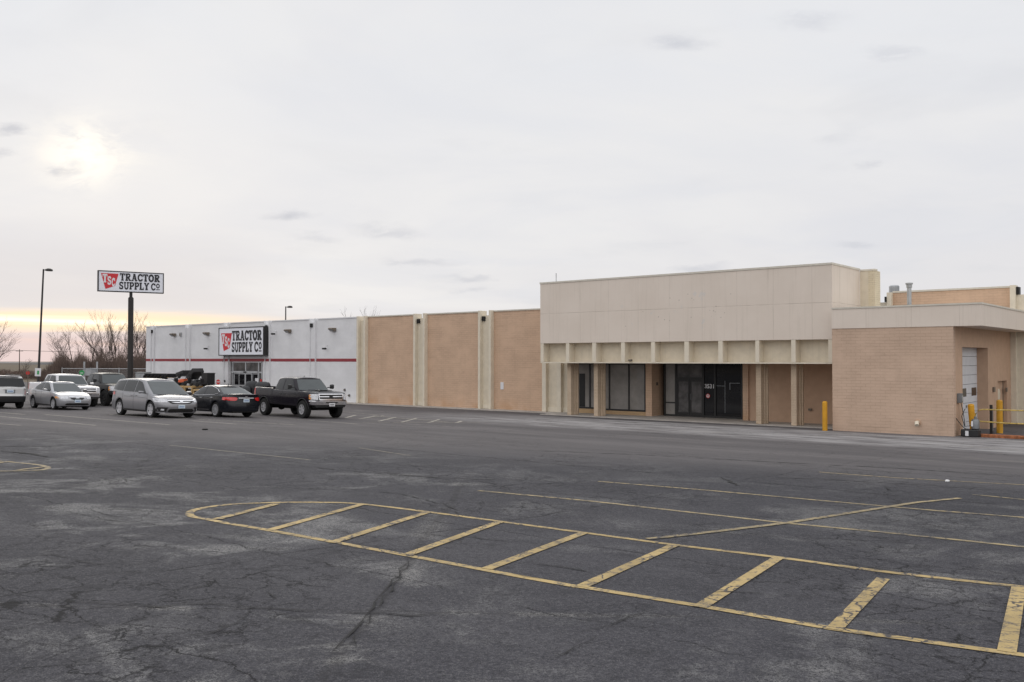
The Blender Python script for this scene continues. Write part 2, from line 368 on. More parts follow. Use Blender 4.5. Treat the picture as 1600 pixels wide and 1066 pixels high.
# ------------------------------------------------------------------ mesh helpers
class MB:
    def __init__(s): s.v = []; s.f = []; s.m = []; s.mi = 0
    def add(s, vs, fs):
        k = len(s.v); s.v += [tuple(v) for v in vs]; s.f += [[i + k for i in f] for f in fs]; s.m += [s.mi] * len(fs)
        return s
    def box(s, x0, x1, y0, y1, z0, z1):
        return s.add([(x, y, z) for z in (z0, z1) for x, y in ((x0, y0), (x1, y0), (x1, y1), (x0, y1))],
              [(3, 2, 1, 0), (4, 5, 6, 7), (0, 1, 5, 4), (1, 2, 6, 5), (2, 3, 7, 6), (3, 0, 4, 7)])
    def prism(s, poly, z0, z1):
        n = len(poly)
        return s.add([(x, y, z0) for x, y in poly] + [(x, y, z1) for x, y in poly],
              [list(range(n))[::-1], list(range(n, 2 * n))] + [(i, (i + 1) % n, n + (i + 1) % n, n + i) for i in range(n)])
    def tube(s, pts, r, n=8, caps=True):
        pts = [Vector(p) for p in pts]; rs = r if isinstance(r, (list, tuple)) else [r] * len(pts)
        vs = []; fs = []
        for i, p in enumerate(pts):
            d = (pts[min(i + 1, len(pts) - 1)] - pts[max(i - 1, 0)])
            if d.length < 1e-9: d = Vector((0, 0, 1))
            d.normalize()
            ref = Vector((0, 0, 1)) if abs(d.z) < .9 else Vector((1, 0, 0))
            e1 = d.cross(ref).normalized(); e2 = d.cross(e1)
            for k in range(n):
                a = 2 * math.pi * k / n
                vs.append(p + e1 * math.cos(a) * rs[i] + e2 * math.sin(a) * rs[i])
        for i in range(len(pts) - 1):
            for k in range(n):
                fs.append((i * n + k, i * n + (k + 1) % n, (i + 1) * n + (k + 1) % n, (i + 1) * n + k))
        if caps: fs.append(tuple(range(n))); fs.append(tuple(range(len(pts) * n - n, len(pts) * n))[::-1])
        return s.add(vs, fs)
    def lathe(s, prof, c=(0, 0, 0), axis='z', n=20, caps=True):
        vs = []; fs = []
        for r, h in prof:
            for k in range(n):
                a = 2 * math.pi * k / n; p, q = r * math.cos(a), r * math.sin(a)
                o = {'z': (p, q, h), 'y': (p, h, q), 'x': (h, p, q)}[axis]
                vs.append((c[0] + o[0], c[1] + o[1], c[2] + o[2]))
        for i in range(len(prof) - 1):
            for k in range(n):
                fs.append((i * n + k, i * n + (k + 1) % n, (i + 1) * n + (k + 1) % n, (i + 1) * n + k))
        if caps: fs.append(tuple(range(n))); fs.append(tuple(range(len(prof) * n - n, len(prof) * n)))
        return s.add(vs, fs)
    def grid(s, rows):
        nr, nc = len(rows), len(rows[0])
        return s.add([p for r in rows for p in r],
              [(i * nc + j, i * nc + j + 1, (i + 1) * nc + j + 1, (i + 1) * nc + j) for i in range(nr - 1) for j in range(nc - 1)])
    def build(s, name, material, parent=None, smooth=False, bevel=0, auto=True, matrix=None):
        me = bpy.data.meshes.new(name)
        me.from_pydata(s.v, [], s.f)
        for mm in (material if isinstance(material, (list, tuple)) else [material]):
            me.materials.append(M[mm] if isinstance(mm, str) else mm)
        me.polygons.foreach_set('material_index', s.m)
        me.validate(); me.update()
        import bmesh
        bm = bmesh.new(); bm.from_mesh(me)
        if auto: bmesh.ops.recalc_face_normals(bm, faces=bm.faces)
        if smooth:
            for f in bm.faces: f.smooth = True
            lim = R(35) if smooth is True else R(smooth)
            for e in bm.edges:
                if len(e.link_faces) == 2 and e.calc_face_angle(0) > lim: e.smooth = False
        bm.to_mesh(me); bm.free()
        o = bpy.data.objects.new(name, me); col.objects.link(o)
        if parent is not None: o.parent = parent
        if bevel:
            md = o.modifiers.new('bevel', 'BEVEL'); md.width = bevel; md.segments = 2; md.limit_method = 'ANGLE'
        return o
def tag(o, label=None, cat=None, group=None, kind=None):
    for k, v in (('label', label), ('category', cat), ('group', group), ('kind', kind)):
        if v: o[k] = v
    return o
def empty(name, loc=(0, 0, 0), rz=0.):
    o = bpy.data.objects.new(name, None); o.empty_display_size = .3; col.objects.link(o)
    o.location = loc; o.rotation_euler = (0, 0, rz); return o
def children(o): return [c for c in bpy.data.objects if c.parent == o]
def copy_tree(o, parent=None, name=None):
    c = o.copy(); col.objects.link(c); c.parent = parent
    for ch in children(o): copy_tree(ch, c)
    return c
def bframe(name, a=0., b=0., z=0.):     # an empty in the building's frame
    p = O + U * a + V * b
    return empty(name, (p.x, p.y, z), BROT)

# ------------------------------------------------------------------ ground
def sheet(a0, a1, na, b0, b1, off, extra=()):
    ts = sorted(set([b0, b1] + [k - T0 for k, _ in KN if b0 < k - T0 < b1] + [x for x in extra if b0 < x < b1]))
    rows = []
    for b in ts:
        rows.append([(lambda p: (p.x, p.y, zt(b + T0) + off))(O + U * (a0 + (a1 - a0) * i / na) + V * b) for i in range(na + 1)])
    m = MB(); m.grid(rows); return m
def grass_mat():
    m = bpy.data.materials.new('winter_grass'); m.use_nodes = True; t = NT(m.node_tree); b = t.n['Principled BSDF']
    P = t.node('ShaderNodeTexCoord').outputs['Object']
    n = t.noise(P, .03, 5, .6); f = t.noise(P, .8, 5, .7)
    c = t.mix(t.ss(n, .35, .65), (.110, .082, .056), (.150, .128, .105))
    c = t.mix(t.math('MULTIPLY', t.ss(f, .4, .7), .5), c, (.10, .085, .045))
    t.put(b.inputs['Base Color'], c); b.inputs['Roughness'].default_value = .95; b.inputs['Specular IOR Level'].default_value = .1
    return m
tag(sheet(-5000, 5000, 8, -300, 5500, -.05).build('ground', grass_mat(), auto=False), kind='structure')
tag(sheet(-98, 75, 30, -75, 26, 0.0).build('parking_lot', asphalt_mat_, auto=False), kind='structure')

def strip_line(name, pts, wd, material, off=.005, closed=False, step=.5):
    """painted line on the ground through world points, cut to short pieces so it follows the slope"""
    P = []
    for p, q in zip(pts, pts[1:]):
        p = Vector(p[:2]); q = Vector(q[:2]); n = max(1, int((q - p).length / step))
        P += [p.lerp(q, i / n) for i in range(n)]
    P.append(Vector(pts[-1][:2])); rows = []
    for i, p in enumerate(P):
        d = (P[min(i + 1, len(P) - 1)] - P[max(i - 1, 0)]).normalized(); nrm = Vector((-d.y, d.x)) * wd / 2
        rows.append([(x.x, x.y, zg(x.x, x.y) + off) for x in (p + nrm, p, p - nrm)])
    m = MB(); m.grid(rows)
    return m
def line(pix, wd, material, name='painted_line', off=.005):
    o = strip_line(name, [G(*p) for p in pix], wd, material, off).build(name, material, auto=False)
    tag(o, kind='structure'); return o
def smoothpix(p, n=6):
    out = []
    for i in range(len(p) - 1):
        p0 = p[max(i - 1, 0)]; p1 = p[i]; p2 = p[i + 1]; p3 = p[min(i + 2, len(p) - 1)]
        for k in range(n):
            t = k / n
            out.append(tuple(.5 * ((2 * p1[j]) + (-p0[j] + p2[j]) * t + (2 * p0[j] - 5 * p1[j] + 4 * p2[j] - p3[j]) * t * t + (-p0[j] + 3 * p1[j] - 3 * p2[j] + p3[j]) * t ** 3) for j in (0, 1)))
    out.append(p[-1]); return out
# hatched island with a rounded nose
line(smoothpix([(902, 917.2), (886, 914.5), (850, 908), (800, 899), (640, 869), (420, 829), (355, 818), (325, 812), (303, 808), (296, 804), (302, 798), (330, 792), (370, 788), (440, 785.5), (500, 785.5),
      (560, 787.5), (670, 800.5), (910, 832.5), (1055, 852), (1220, 872), (1400, 896), (1640, 922)]), .115, 'yellow_line', 'island_outline')
line([(903, 917), (1090, 947), (1300, 983), (1560, 1019), (1700, 1038)], .115, 'yellow_line', 'island_outline', .006)
for k, (p, q) in enumerate([((432, 788), (338, 812)), ((565, 789), (422, 829)), ((668, 801), (518, 849)), ((784, 815), (636, 868)), ((913, 833), (760, 890)),
             ((1055, 852), (908, 918)), ((1215, 873), (1093, 950)), ((1380, 905), (1303, 985)), ((1592, 917), (1573, 1020))]):
    line([p, q], .13, 'yellow_line', 'island_hatch', .009)
# second island, left edge of the picture
line(smoothpix([(-60, 719), (0, 721), (35, 724), (62, 727), (75, 731), (66, 734.5), (30, 736), (-40, 737)]), .12, 'faded_line', 'island_outline')
line([(18, 721.5), (-30, 727)], .12, 'faded_line', 'island_hatch', .009); line([(70, 730), (28, 735)], .12, 'faded_line', 'island_hatch', .009)
# open cracks in the old paving, as the photo shows them
mat('crack_dark', (.010, .010, .011), .95)
rc = random.Random(17); ck = MB()
def crack(pix, wd, jit=.05):
    P = [G(*p) for p in pix]; pts = []
    for p, q in zip(P, P[1:]):
        n = max(2, int((q - p).length / .16))
        for i in range(n):
            x = p.lerp(q, i / n); pts.append((x.x + rc.gauss(0, jit), x.y + rc.gauss(0, jit)))
    rows = []
    for i in range(len(pts)):
        a = Vector(pts[max(0, i - 1)]); b = Vector(pts[min(len(pts) - 1, i + 1)]); d = (b - a).normalized(); e = min(1, i / 4, (len(pts) - 1 - i) / 4)
        ww = wd * 1.9 * rc.uniform(.2, 1.0) * max(.1, e) * (1 if rc.random() > .12 else .05); nn = Vector((-d.y, d.x)) * ww / 2; c = Vector(pts[i])
        rows.append([(q.x, q.y, zg(q.x, q.y) + .0105) for q in (c + nn, c - nn)])
    ck.grid(rows)
crack([(-20, 944), (60, 938), (140, 943), (250, 948), (330, 945), (400, 950), (520, 958), (640, 962), (790, 958)], .016, .018)
crack([(395, 950), (430, 935), (420, 925), (470, 915)], .02, .02); crack([(400, 952), (370, 975), (330, 990), (270, 1000), (250, 1018)], .014, .015); crack([(390, 950), (460, 965), (540, 990)], .012, .015)
crack([(640, 875), (605, 920), (575, 960), (540, 1000), (505, 1050)], .012, .02); crack([(655, 855), (620, 905), (590, 950), (555, 1000), (525, 1050)], .010, .02)
crack([(250, 930), (290, 922), (330, 915), (345, 905)], .022, .02); crack([(900, 990), (950, 980), (1000, 960), (1010, 948)], .016, .02); crack([(800, 1052), (860, 1030), (900, 1012), (960, 985)], .014, .02)
crack([(0, 698), (50, 697), (105, 699)], .10, .05); crack([(0, 705), (50, 710), (80, 715), (115, 714)], .09, .05); crack([(205, 719), (235, 721), (250, 722)], .11, .06)
crack([(800, 703), (1000, 711), (1200, 722), (1400, 732), (1600, 745)], .05, .03); crack([(1180, 745), (1300, 750), (1420, 757), (1590, 768)], .035, .03)
crack([(1127, 746), (1140, 755), (1160, 760), (1185, 762)], .05, .04); crack([(1380, 760), (1395, 768), (1420, 772)], .05, .04)
crack([(800, 880), (860, 884), (930, 895), (990, 905)], .03, .03); crack([(800, 898), (850, 908), (900, 912)], .03, .03); crack([(1230, 870), (1330, 882), (1450, 898), (1560, 905)], .018, .03)
crack([(640, 832), (700, 838), (780, 845), (860, 850)], .02, .03); crack([(100, 800), (180, 815), (290, 822)], .02, .03); crack([(0, 870), (80, 868), (150, 880), (240, 884)], .015, .03); crack([(1040, 930), (1150, 925), (1270, 935), (1350, 930)], .012, .02)
crack([(430, 724), (560, 738), (700, 748), (850, 752)], .03, .04); crack([(500, 760), (620, 772), (700, 790), (720, 812)], .02, .03)
tag(ck.build('pavement_cracks', 'crack_dark', auto=False), kind='structure')
# stall lines, foreground right
line([(748, 767), (920, 783), (1230, 818), (1400, 834), (1620, 857)], .11, 'faded_line')
line([(935, 752.5), (1100, 766), (1300, 784), (1460, 798), (1620, 810.5)], .10, 'faded_line')
line([(1500, 779), (1430, 786), (1235, 817), (1130, 830), (1012, 843)], .11, 'faded_line', off=.009)
line([(1280, 738), (1400, 747), (1620, 759)], .11, 'faded_line')
line([(1520, 773), (1620, 783)], .10, 'faded_line')
for p, q in [((265, 696), (485, 719)), ((560, 700), (640, 712))]: line([p, q], .10, 'ghost_line')
for p, q in [((-20, 661), (33, 665)), ((-40, 647), (150, 665)), ((70, 648), (265, 664)), ((170, 648), (370, 663)), ((270, 653), (460, 664)),
             ((420, 652), (560, 663)), ((-60, 640), (40, 648))]:
    line([p, q], .11, 'pale_line')
# hatched zone near the brick wall
for p, q in [((540, 653), (556, 648.8)), ((567, 654), (586, 650)), ((591.6, 658.4), (618, 652.3)), ((627.7, 660), (651.4, 653.5)), ((669.6, 660.7), (686, 655.6)), ((713, 661), (721.6, 658))]:
    line([p, q], .16, 'pale_line')
line([(566.8, 660.3), (640, 660.4), (749.4, 660.2)], .12, 'pale_line', off=.008)
line([(586, 650), (625, 654), (700, 660)], .12, 'pale_line', off=.008)
line([(530, 643), (600, 650), (560, 655)], .10, 'pale_line', off=.01)
# bit of litter
q = G(1480, 753.5); tag(MB().prism([(q.x - .06, q.y - .03), (q.x + .01, q.y - .04), (q.x + .07, q.y + .02), (q.x - .02, q.y + .04)], q.z + .002, q.z + .05).build('crumpled_paper', 'litter', bevel=.02),
    'small crumpled scrap of white paper lying on the asphalt', 'litter')
q = G(320, 672); tag(MB().prism([(q.x - .1, q.y - .03), (q.x + .05, q.y - .05), (q.x + .12, q.y + .02), (q.x - .03, q.y + .04)], q.z + .002, q.z + .05).build('tar_lump', 'rubber', bevel=.02),
    'small dark lump lying on the asphalt in front of the minivan', 'debris')
# pavement (walk) along the buildings
def slab(name, a0, a1, b0, b1, z0, z1, material, bevel=.015):
    r = MB().box(a0, a1, b0, b1, z0, z1).build(name, material, bevel=bevel)
    p = O; r.location = (p.x, p.y, 0); r.rotation_euler = (0, 0, BROT); tag(r, kind='structure'); return r
slab('pavement', -46.2, 1.6, -1.1, 0.02, -.3, .05, 'concrete')
slab('pavement', 1.604, 18.36, -2.45, 1.2, -.3, .06, 'concrete')

# ------------------------------------------------------------------ lettering from strokes
def arc(cx, cy, rx, ry, a0, a1, n=14): return [(cx + rx * math.cos(R(a0 + (a1 - a0) * i / n)), cy + ry * math.sin(R(a0 + (a1 - a0) * i / n))) for i in range(n + 1)]
SW, HW = .24, .15         # stem and thin stroke of the slab letters
def serif(x, y, w=.44): return ([(x - w / 2, y), (x + w / 2, y)], HW)
LET = {
 'T': (.84, [([(0, .925), (.84, .925)], HW), ([(.05, 1), (.05, .68)], .10), ([(.79, 1), (.79, .68)], .10), ([(.42, 0), (.42, 1)], SW), serif(.42, .075)]),
 'R': (.92, [([(.22, 0), (.22, 1)], SW), serif(.22, .075), ([(.0, .925), (.5, .925)], HW), (arc(.48, .73, .25, .195, 90, -90), .19), ([(.22, .5), (.5, .5)], HW), ([(.46, .5), (.72, .06)], .22), ([(.62, .075), (.92, .075)], HW)]),
 'A': (.96, [([(.20, 0), (.46, 1)], .15), ([(.76, 0), (.50, 1)], .24), ([(.26, .32), (.70, .32)], .12), serif(.18, .075, .36), serif(.78, .075, .40), ([(.3, .93), (.58, .93)], .14)]),
 'C': (.86, [(arc(.46, .5, .34, .42, 38, 322, 24), .20), ([(.78, .98), (.78, .62)], .11), ([(.78, .36), (.78, .10)], .09)]),
 'O': (.92, [(arc(.46, .5, .34, .42, 0, 360, 30), .22)]),
 'S': (.76, [(arc(.38, .72, .26, .20, 20, 250, 16) + arc(.38, .27, .27, .20, 80, -160, 16), .19), ([(.66, .98), (.66, .66)], .09), ([(.08, .02), (.08, .36)], .09)]),
 'U': (.92, [([(.20, 1), (.20, .38)] + arc(.46, .36, .26, .30, 180, 360, 14) + [(.72, .38), (.72, 1)], .19), serif(.20, .925, .40), serif(.72, .925, .40)]),
 'P': (.84, [([(.22, 0), (.22, 1)], SW), serif(.22, .075), ([(.0, .925), (.5, .925)], HW), (arc(.48, .70, .25, .225, 90, -90), .20), ([(.22, .44), (.5, .44)], HW)]),
 'L': (.78, [([(.22, 0), (.22, 1)], SW), serif(.22, .925), ([(0, .075), (.76, .075)], HW), ([(.72, 0), (.72, .34)], .11)]),
 'Y': (.90, [([(.18, .98), (.45, .42)], .20), ([(.74, .98), (.45, .42)], .15), ([(.45, 0), (.45, .46)], SW), serif(.45, .075), serif(.18, .925, .36), serif(.74, .925, .34)]),
}
LB = 1.22
def letters(mb, text, x, y, h, sx, plane, gap=.07):
    """plane(u, v, d) places a point of the lettering plane"""
    dd = .004
    for ch in text:
        if ch == ' ': x += .25 * h * sx; continue
        wd, st = LET[ch]
        for pts, th in st:
            dd += .0006
            rows = []
            P = [Vector(p) for p in pts]
            for i, p in enumerate(P):
                d = (P[min(i + 1, len(P) - 1)] - P[max(i - 1, 0)]).normalized(); n = Vector((-d.y, d.x)) * th * LB / 2
                rows.append([(p + n), (p - n)])
            fr = [[plane(x + q.x * h * sx, y + q.y * h, dd) for q in r] for r in rows]
            bk = [[plane(x + q.x * h * sx, y + q.y * h, -.01) for q in r] for r in rows]
            n = len(fr)
            vs = [q for r in fr for q in r] + [q for r in bk for q in r]; k = 2 * n
            fs = []
            for i in range(n - 1):
                a, b, c, d = 2 * i, 2 * i + 1, 2 * i + 3, 2 * i + 2
                fs += [(a, b, c, d), (k + d, k + c, k + b, k + a), (a, d, k + d, k + a), (b, k + b, k + c, c)]
            fs += [(0, k, k + 1, 1), (k - 2, k - 1, 2 * k - 1, 2 * k - 2)]
            mb.add(vs, fs)
        x += (wd + gap) * h * sx
    return x
def text_mesh(s, size, name, material, parent, loc, rot, extrude=.004, offset=.0):
    cu = bpy.data.curves.new('t', 'FONT'); cu.body = s; cu.size = size; cu.extrude = extrude; cu.align_x = 'CENTER'; cu.align_y = 'CENTER'; cu.offset = offset
    to = bpy.data.objects.new('t', cu); col.objects.link(to)
    bpy.context.view_layer.update()
    me = bpy.data.meshes.new_from_object(to.evaluated_get(bpy.context.evaluated_depsgraph_get()))
    bpy.data.objects.remove(to)
    me.materials.clear(); me.materials.append(M[material])
    o = bpy.data.objects.new(name, me); col.objects.link(o); o.parent = parent; o.location = loc; o.rotation_euler = rot
    return o

def PB(px, py, b):        # (a, z) on the plane parallel to the shop fronts
    d = ray(px, py); k = (T0 + b) / (d.x * V.x + d.y * V.y); P = Vector((d.x * k, d.y * k))
    return (P - O).dot(U), CZ + d.z * k
def pa(px, b=0.): return PB(px, 560, b)[0]
def PA(px, py, a):        # (b, z) on a plane across them
    d = ray(px, py); k = (O.dot(U) + a) / (d.x * U.x + d.y * U.y); P = Vector((d.x * k, d.y * k))
    return (P - O).dot(V), CZ + d.z * k

def sign_face(root, w, h, b, z0, lx0, wood=False):
    """company sign: white face, red bevelled shield with TSC, slab lettering. local x to the right, face at y=b"""
    MB().box(.06, w - .06, b - .012, b + .05, z0 + .06, z0 + h - .06).build('sign_face', 'sign_white', root)
    fr = MB()
    for q in ((0, w, z0, z0 + .07), (0, w, z0 + h - .07, z0 + h), (0, .07, z0 + .07, z0 + h - .07), (w - .07, w, z0 + .07, z0 + h - .07)): fr.box(q[0], q[1], b - .04, b + .10, q[2], q[3])
    fr.build('sign_frame', 'dark_frame', root)
    return
def logo(root, x0, x1, zt_, zl, zr, b, s=1):
    poly = [(x0, zt_), (x0 + (x1 - x0) * .26, zl), (x0 + (x1 - x0) * .80, zr), (x1, zt_)]
    m = MB(); m.add([(x, b - .024, z) for x, z in poly] + [(x, b - .008, z) for x, z in poly], [(0, 1, 2, 3), (7, 6, 5, 4), (0, 4, 5, 1), (1, 5, 6, 2), (2, 6, 7, 3), (3, 7, 4, 0)])
    m.build('logo_shield', 'sign_red', root)
    hh = zt_ - zl; ww = x1 - x0
    lm = MB()
    for ch, fx, fz, fh, fw in (('T', .09, .42, .52, .27), ('S', .37, .29, .52, .21), ('C', .61, .19, .52, .19)):
        letters(lm, ch, x0 + ww * fx, zt_ - hh * (1 - fz), hh * fh, ww * fw / (LET[ch][0] * hh * fh), lambda u, v, d: (u, b - .026 - d, v))
    lm.build('logo_letters', 'plain_white', root)

# ------------------------------------------------------------------ white farm supply store
H = 6.13
fs = bframe('store_building'); tag(fs, 'white painted farm supply shop with a thin red stripe and glazed sliding entrance', 'shop building')
PC = [-44.75, -38.85, -32.95, -27.30, -21.65, -16.0]
def pilaster(root, c, white, mat_fin, mat_rec, h=H, hw=.50, fw=.20, dep=.32, scup=True, gap=True):
    m = MB()
    m.box(c - hw, c - hw + fw, -dep, .35, .02, h + .02); m.box(c + hw - fw, c + hw, -dep, .35, .02, h + .02)
    o = m.build('pilaster', mat_fin, root, bevel=.012)
    r = MB().box(c - hw + fw, c + hw - fw, -.06, .30, .02, h - (.28 if gap else 0)); r.build('pilaster_panel', mat_rec, root)
    if scup:
        MB().box(c - hw + fw + .02, c - hw + fw + .26, -.16, -.062, h - .62, h - .34).build('scupper', 'black_box', root)
def wall_bay(root, a0, a1, z0, z1, material, name='wall', thick=.3, b=0.):
    return MB().box(a0, a1, b, b + thick, z0, z1).build(name, material, root)
for k in range(len(PC) - 1):
    a0, a1 = PC[k] + .5, PC[k + 1] - .5
    if k == 2:
        wall_bay(fs, a0, a1, 2.95, H - .07, 'white_brick')
        wall_bay(fs, a0, pa(357), .02, 2.95, 'white_brick'); wall_bay(fs, pa(410.5), a1, .02, 2.95, 'white_brick')
    else: wall_bay(fs, a0, a1, .02, H - .07, 'white_brick')
    MB().box(a0 - .0, a1, -.05, .36, H - .069, H + .01).build('coping', 'white_paint', fs)
    MB().box(a0, a1, -.012, -.0, 2.95, 3.17).build('stripe', 'red_stripe', fs)
wall_bay(fs, -46.05, PC[0] - .5, .02, H - .07, 'white_brick'); MB().box(-46.1, PC[0] - .5, -.05, .36, H - .069, H + .01).build('coping', 'white_paint', fs)
MB().box(-46.06, PC[0] - .5, -.012, -.0, 2.95, 3.17).build('stripe', 'red_stripe', fs)
for k, c in enumerate(PC[:-1]):
    pilaster(fs, c, True, 'white_paint', 'white_paint', hw=.36 if k else .3, fw=.10, dep=.16, scup=(k in (0, 3, 4)))
    for s in (-1, 1): MB().box(*sorted((c + s * ((.36 if k else .3) - .1), c + s * ((.36 if k else .3) + .002))), -.166, -.1605, 2.95, 3.17).build('stripe', 'red_stripe', fs)
    for s in (-1, 1): wall_bay(fs, *sorted((c + s * .5, c + s * (.36 if k else .3))), .02, H - .07, 'white_brick')
for k, c in enumerate(PC[:-1]):
    hw_ = .36 if k else .3
    MB().box(c - hw_ + .10, c + hw_ - .10, -.068, -.061, 2.95, 3.17).build('stripe', 'red_stripe', fs)
    for s in (-1, 1): MB().box(*sorted((c + s * .5, c + s * (hw_ + .003))), -.012, 0, 2.95, 3.17).build('stripe', 'red_stripe', fs)
wall_bay(fs, -46.05, -45.75, .02, H - .08, 'white_brick', thick=30, b=.302); MB().box(-45.74, -16.3, .36, 30, H - .9, H - .8).build('roof', 'roofing', fs)
# entrance
e0, e1 = pa(357.5, .12), pa(410, .12); fb = .12
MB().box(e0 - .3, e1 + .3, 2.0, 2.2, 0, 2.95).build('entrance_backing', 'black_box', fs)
dr = MB().box(e0, e1, fb - .05, fb + .05, 2.86, 2.95)
xs = [357.5, 364.6, 384.6, 404.8, 410]
for x in xs: dr.box(pa(x, fb) - .05, pa(x, fb) + .05, fb - .051, fb + .051, .03, 2.86)
dr.box(e0 + .05, e1 - .05, fb - .05, fb + .05, 2.02, 2.14)
dr.box(pa(365, fb), pa(404.4, fb), fb - .12, fb - .052, 2.03, 2.17)
dframe = dr.build('entrance_frame', 'alu_frame', fs)
MB().box(pa(383.3, fb), pa(387, fb), fb - .19, fb - .122, 2.05, 2.14).build('door_sensor', 'black_plastic', fs)
for i in range(4):
    g0, g1 = pa(xs[i], fb) + .05, pa(xs[i + 1], fb) - .05
    MB().box(g0, g1, fb, fb + .02, 2.14, 2.86).build('transom_pane', 'store_glass', fs)
    if i in (0, 3): MB().box(g0, g1, fb, fb + .02, .05, 2.02).build('side_pane', 'store_glass', fs)
for (x0, x1, bb_) in ((366, 374.3, .08), (374.3, 384.2, .02), (384.6, 394.6, .02), (394.6, 403.6, .08)):
    a0, a1 = pa(x0, fb), pa(x1, fb); b_ = fb - .05 + bb_
    d = MB()
    d.box(a0, a0 + .07, b_ - .03, b_, .05, 2.02); d.box(a1 - .07, a1, b_ - .03, b_, .05, 2.02); d.box(a0 + .07, a1 - .07, b_ - .03, b_, 1.92, 2.02); d.box(a0 + .07, a1 - .07, b_ - .03, b_, .05, .2); d.box(a0 + .07, a1 - .07, b_ - .028, b_ - .002, .95, 1.05)
    do = d.build('sliding_door', 'alu_frame', fs)
    g = MB().box(a0 + .07, a1 - .07, b_ - .02, b_ - .01, .2, .949); g.box(a0 + .07, a1 - .07, b_ - .02, b_ - .01, 1.051, 1.92); g.build('pane', 'dark_glass', do)
np_ = MB().box(pa(399.5, .06), pa(404.8, .06), fb - .10, fb - .09, .95, 1.62).build('door_notice', 'plain_white', fs)
MB().box(pa(406.2, .0), pa(409, .0), fb - .10, fb - .09, 1.2, 1.55).build('red_door_notice', 'traffic_red', fs)
# plinth line at the foot
MB().box(PC[0], 0.0, -.03, -.0, .0, .02).build('wall_foot', 'concrete', fs)

# shop sign on the white wall
bs_ = -.55; a0, z0 = PB(342, 555.5, bs_); a1, z1 = PB(412.5, 509.5, bs_)
z0 = 3.42; z1 = 5.70
ss = bframe('shop_sign', a0, 0, 0); tag(ss, 'large white lightbox sign with red shield logo and black lettering over the shop entrance', 'shop sign')
w_ = a1 - a0; h_ = z1 - z0
sign_face(ss, w_, h_, bs_, z0, 0)
MB().box(.0, w_, bs_ + .101, -.17, z0, z1).build('sign_box', 'dark_frame', ss, bevel=.01)
logo(ss, w_ * .055, w_ * .30, z0 + h_ * .80, z0 + h_ * .16, z0 + h_ * .27, bs_)
lm = MB(); pl = lambda u, v, d: (u, bs_ - .014 - d, v)
def fit(mb, text, x0, x1, y, h, plane):
    wtot = sum((LET[c][0] if c != ' ' else .25) + .07 for c in text) - .07
    letters(mb, text, x0, y, h, (x1 - x0) / (wtot * h), plane)
fit(lm, 'TRACTOR', w_ * .305, w_ * .955, z0 + h_ * .53, h_ * .34, pl)
fit(lm, 'SUPPLY', w_ * .300, w_ * .765, z0 + h_ * .13, h_ * .34, pl)
fit(lm, 'C', w_ * .80, w_ * .885, z0 + h_ * .13, h_ * .34, pl)
fit(lm, 'O', w_ * .895, w_ * .955, z0 + h_ * .22, h_ * .24, pl); lm.add(*[[pl(w_ * .895, z0 + h_ * .135, .006), pl(w_ * .955, z0 + h_ * .135, .006), pl(w_ * .955, z0 + h_ * .175, .006), pl(w_ * .895, z0 + h_ * .175, .006)], [(0, 1, 2, 3)]])
lm.build('lettering', 'lettering_black', ss)

# ------------------------------------------------------------------ vacant brick store
vs_ = bframe('store_building'); tag(vs_, 'long vacant tan brick store with cream canopy front and loading bay wing', 'shop building')
BC = [-16.0, -10.2, -4.42]
for c in BC:
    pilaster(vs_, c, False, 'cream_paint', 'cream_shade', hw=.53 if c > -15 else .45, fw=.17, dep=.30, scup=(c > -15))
    MB().box(c - .30, c + .30, -.10, -.062, .06, .30).build('pilaster_base', 'cream_paint', vs_)
for a0, a1 in ((-15.55, -10.73), (-9.67, -4.95), (-3.89, .02)):
    wall_bay(vs_, a0, a1, .02, H - .07, 'tan_brick')
    MB().box(a0, a1 if a1 < 0 else 1.9, -.05, .36, H - .069, H + .01).build('coping', 'coping', vs_)
wall_bay(vs_, .02, 1.9, 3.0, H - .07, 'tan_brick')
# white notice on the brick
a_, z_ = PB(784.8, 603, 0); MB().box(a_ - .12, a_ + .12, -.03, -.002, z_ - .22, z_ + .22).build('wall_notice', 'plain_white', vs_)
# cream panelling beside the windows
q = [pa(x, -.1) for x in (849, 855, 872, 878.5, 889)]
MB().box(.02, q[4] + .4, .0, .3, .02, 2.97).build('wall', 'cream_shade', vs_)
for x0, x1 in ((q[0], q[1]), (q[2], q[3])): MB().box(x0, x1, -.24, -.002, .05, 2.95).build('pilaster', 'cream_paint', vs_, bevel=.01)
MB().box(q[1], q[4], -.05, -.002, .05, .32).build('pilaster_base', 'cream_paint', vs_)
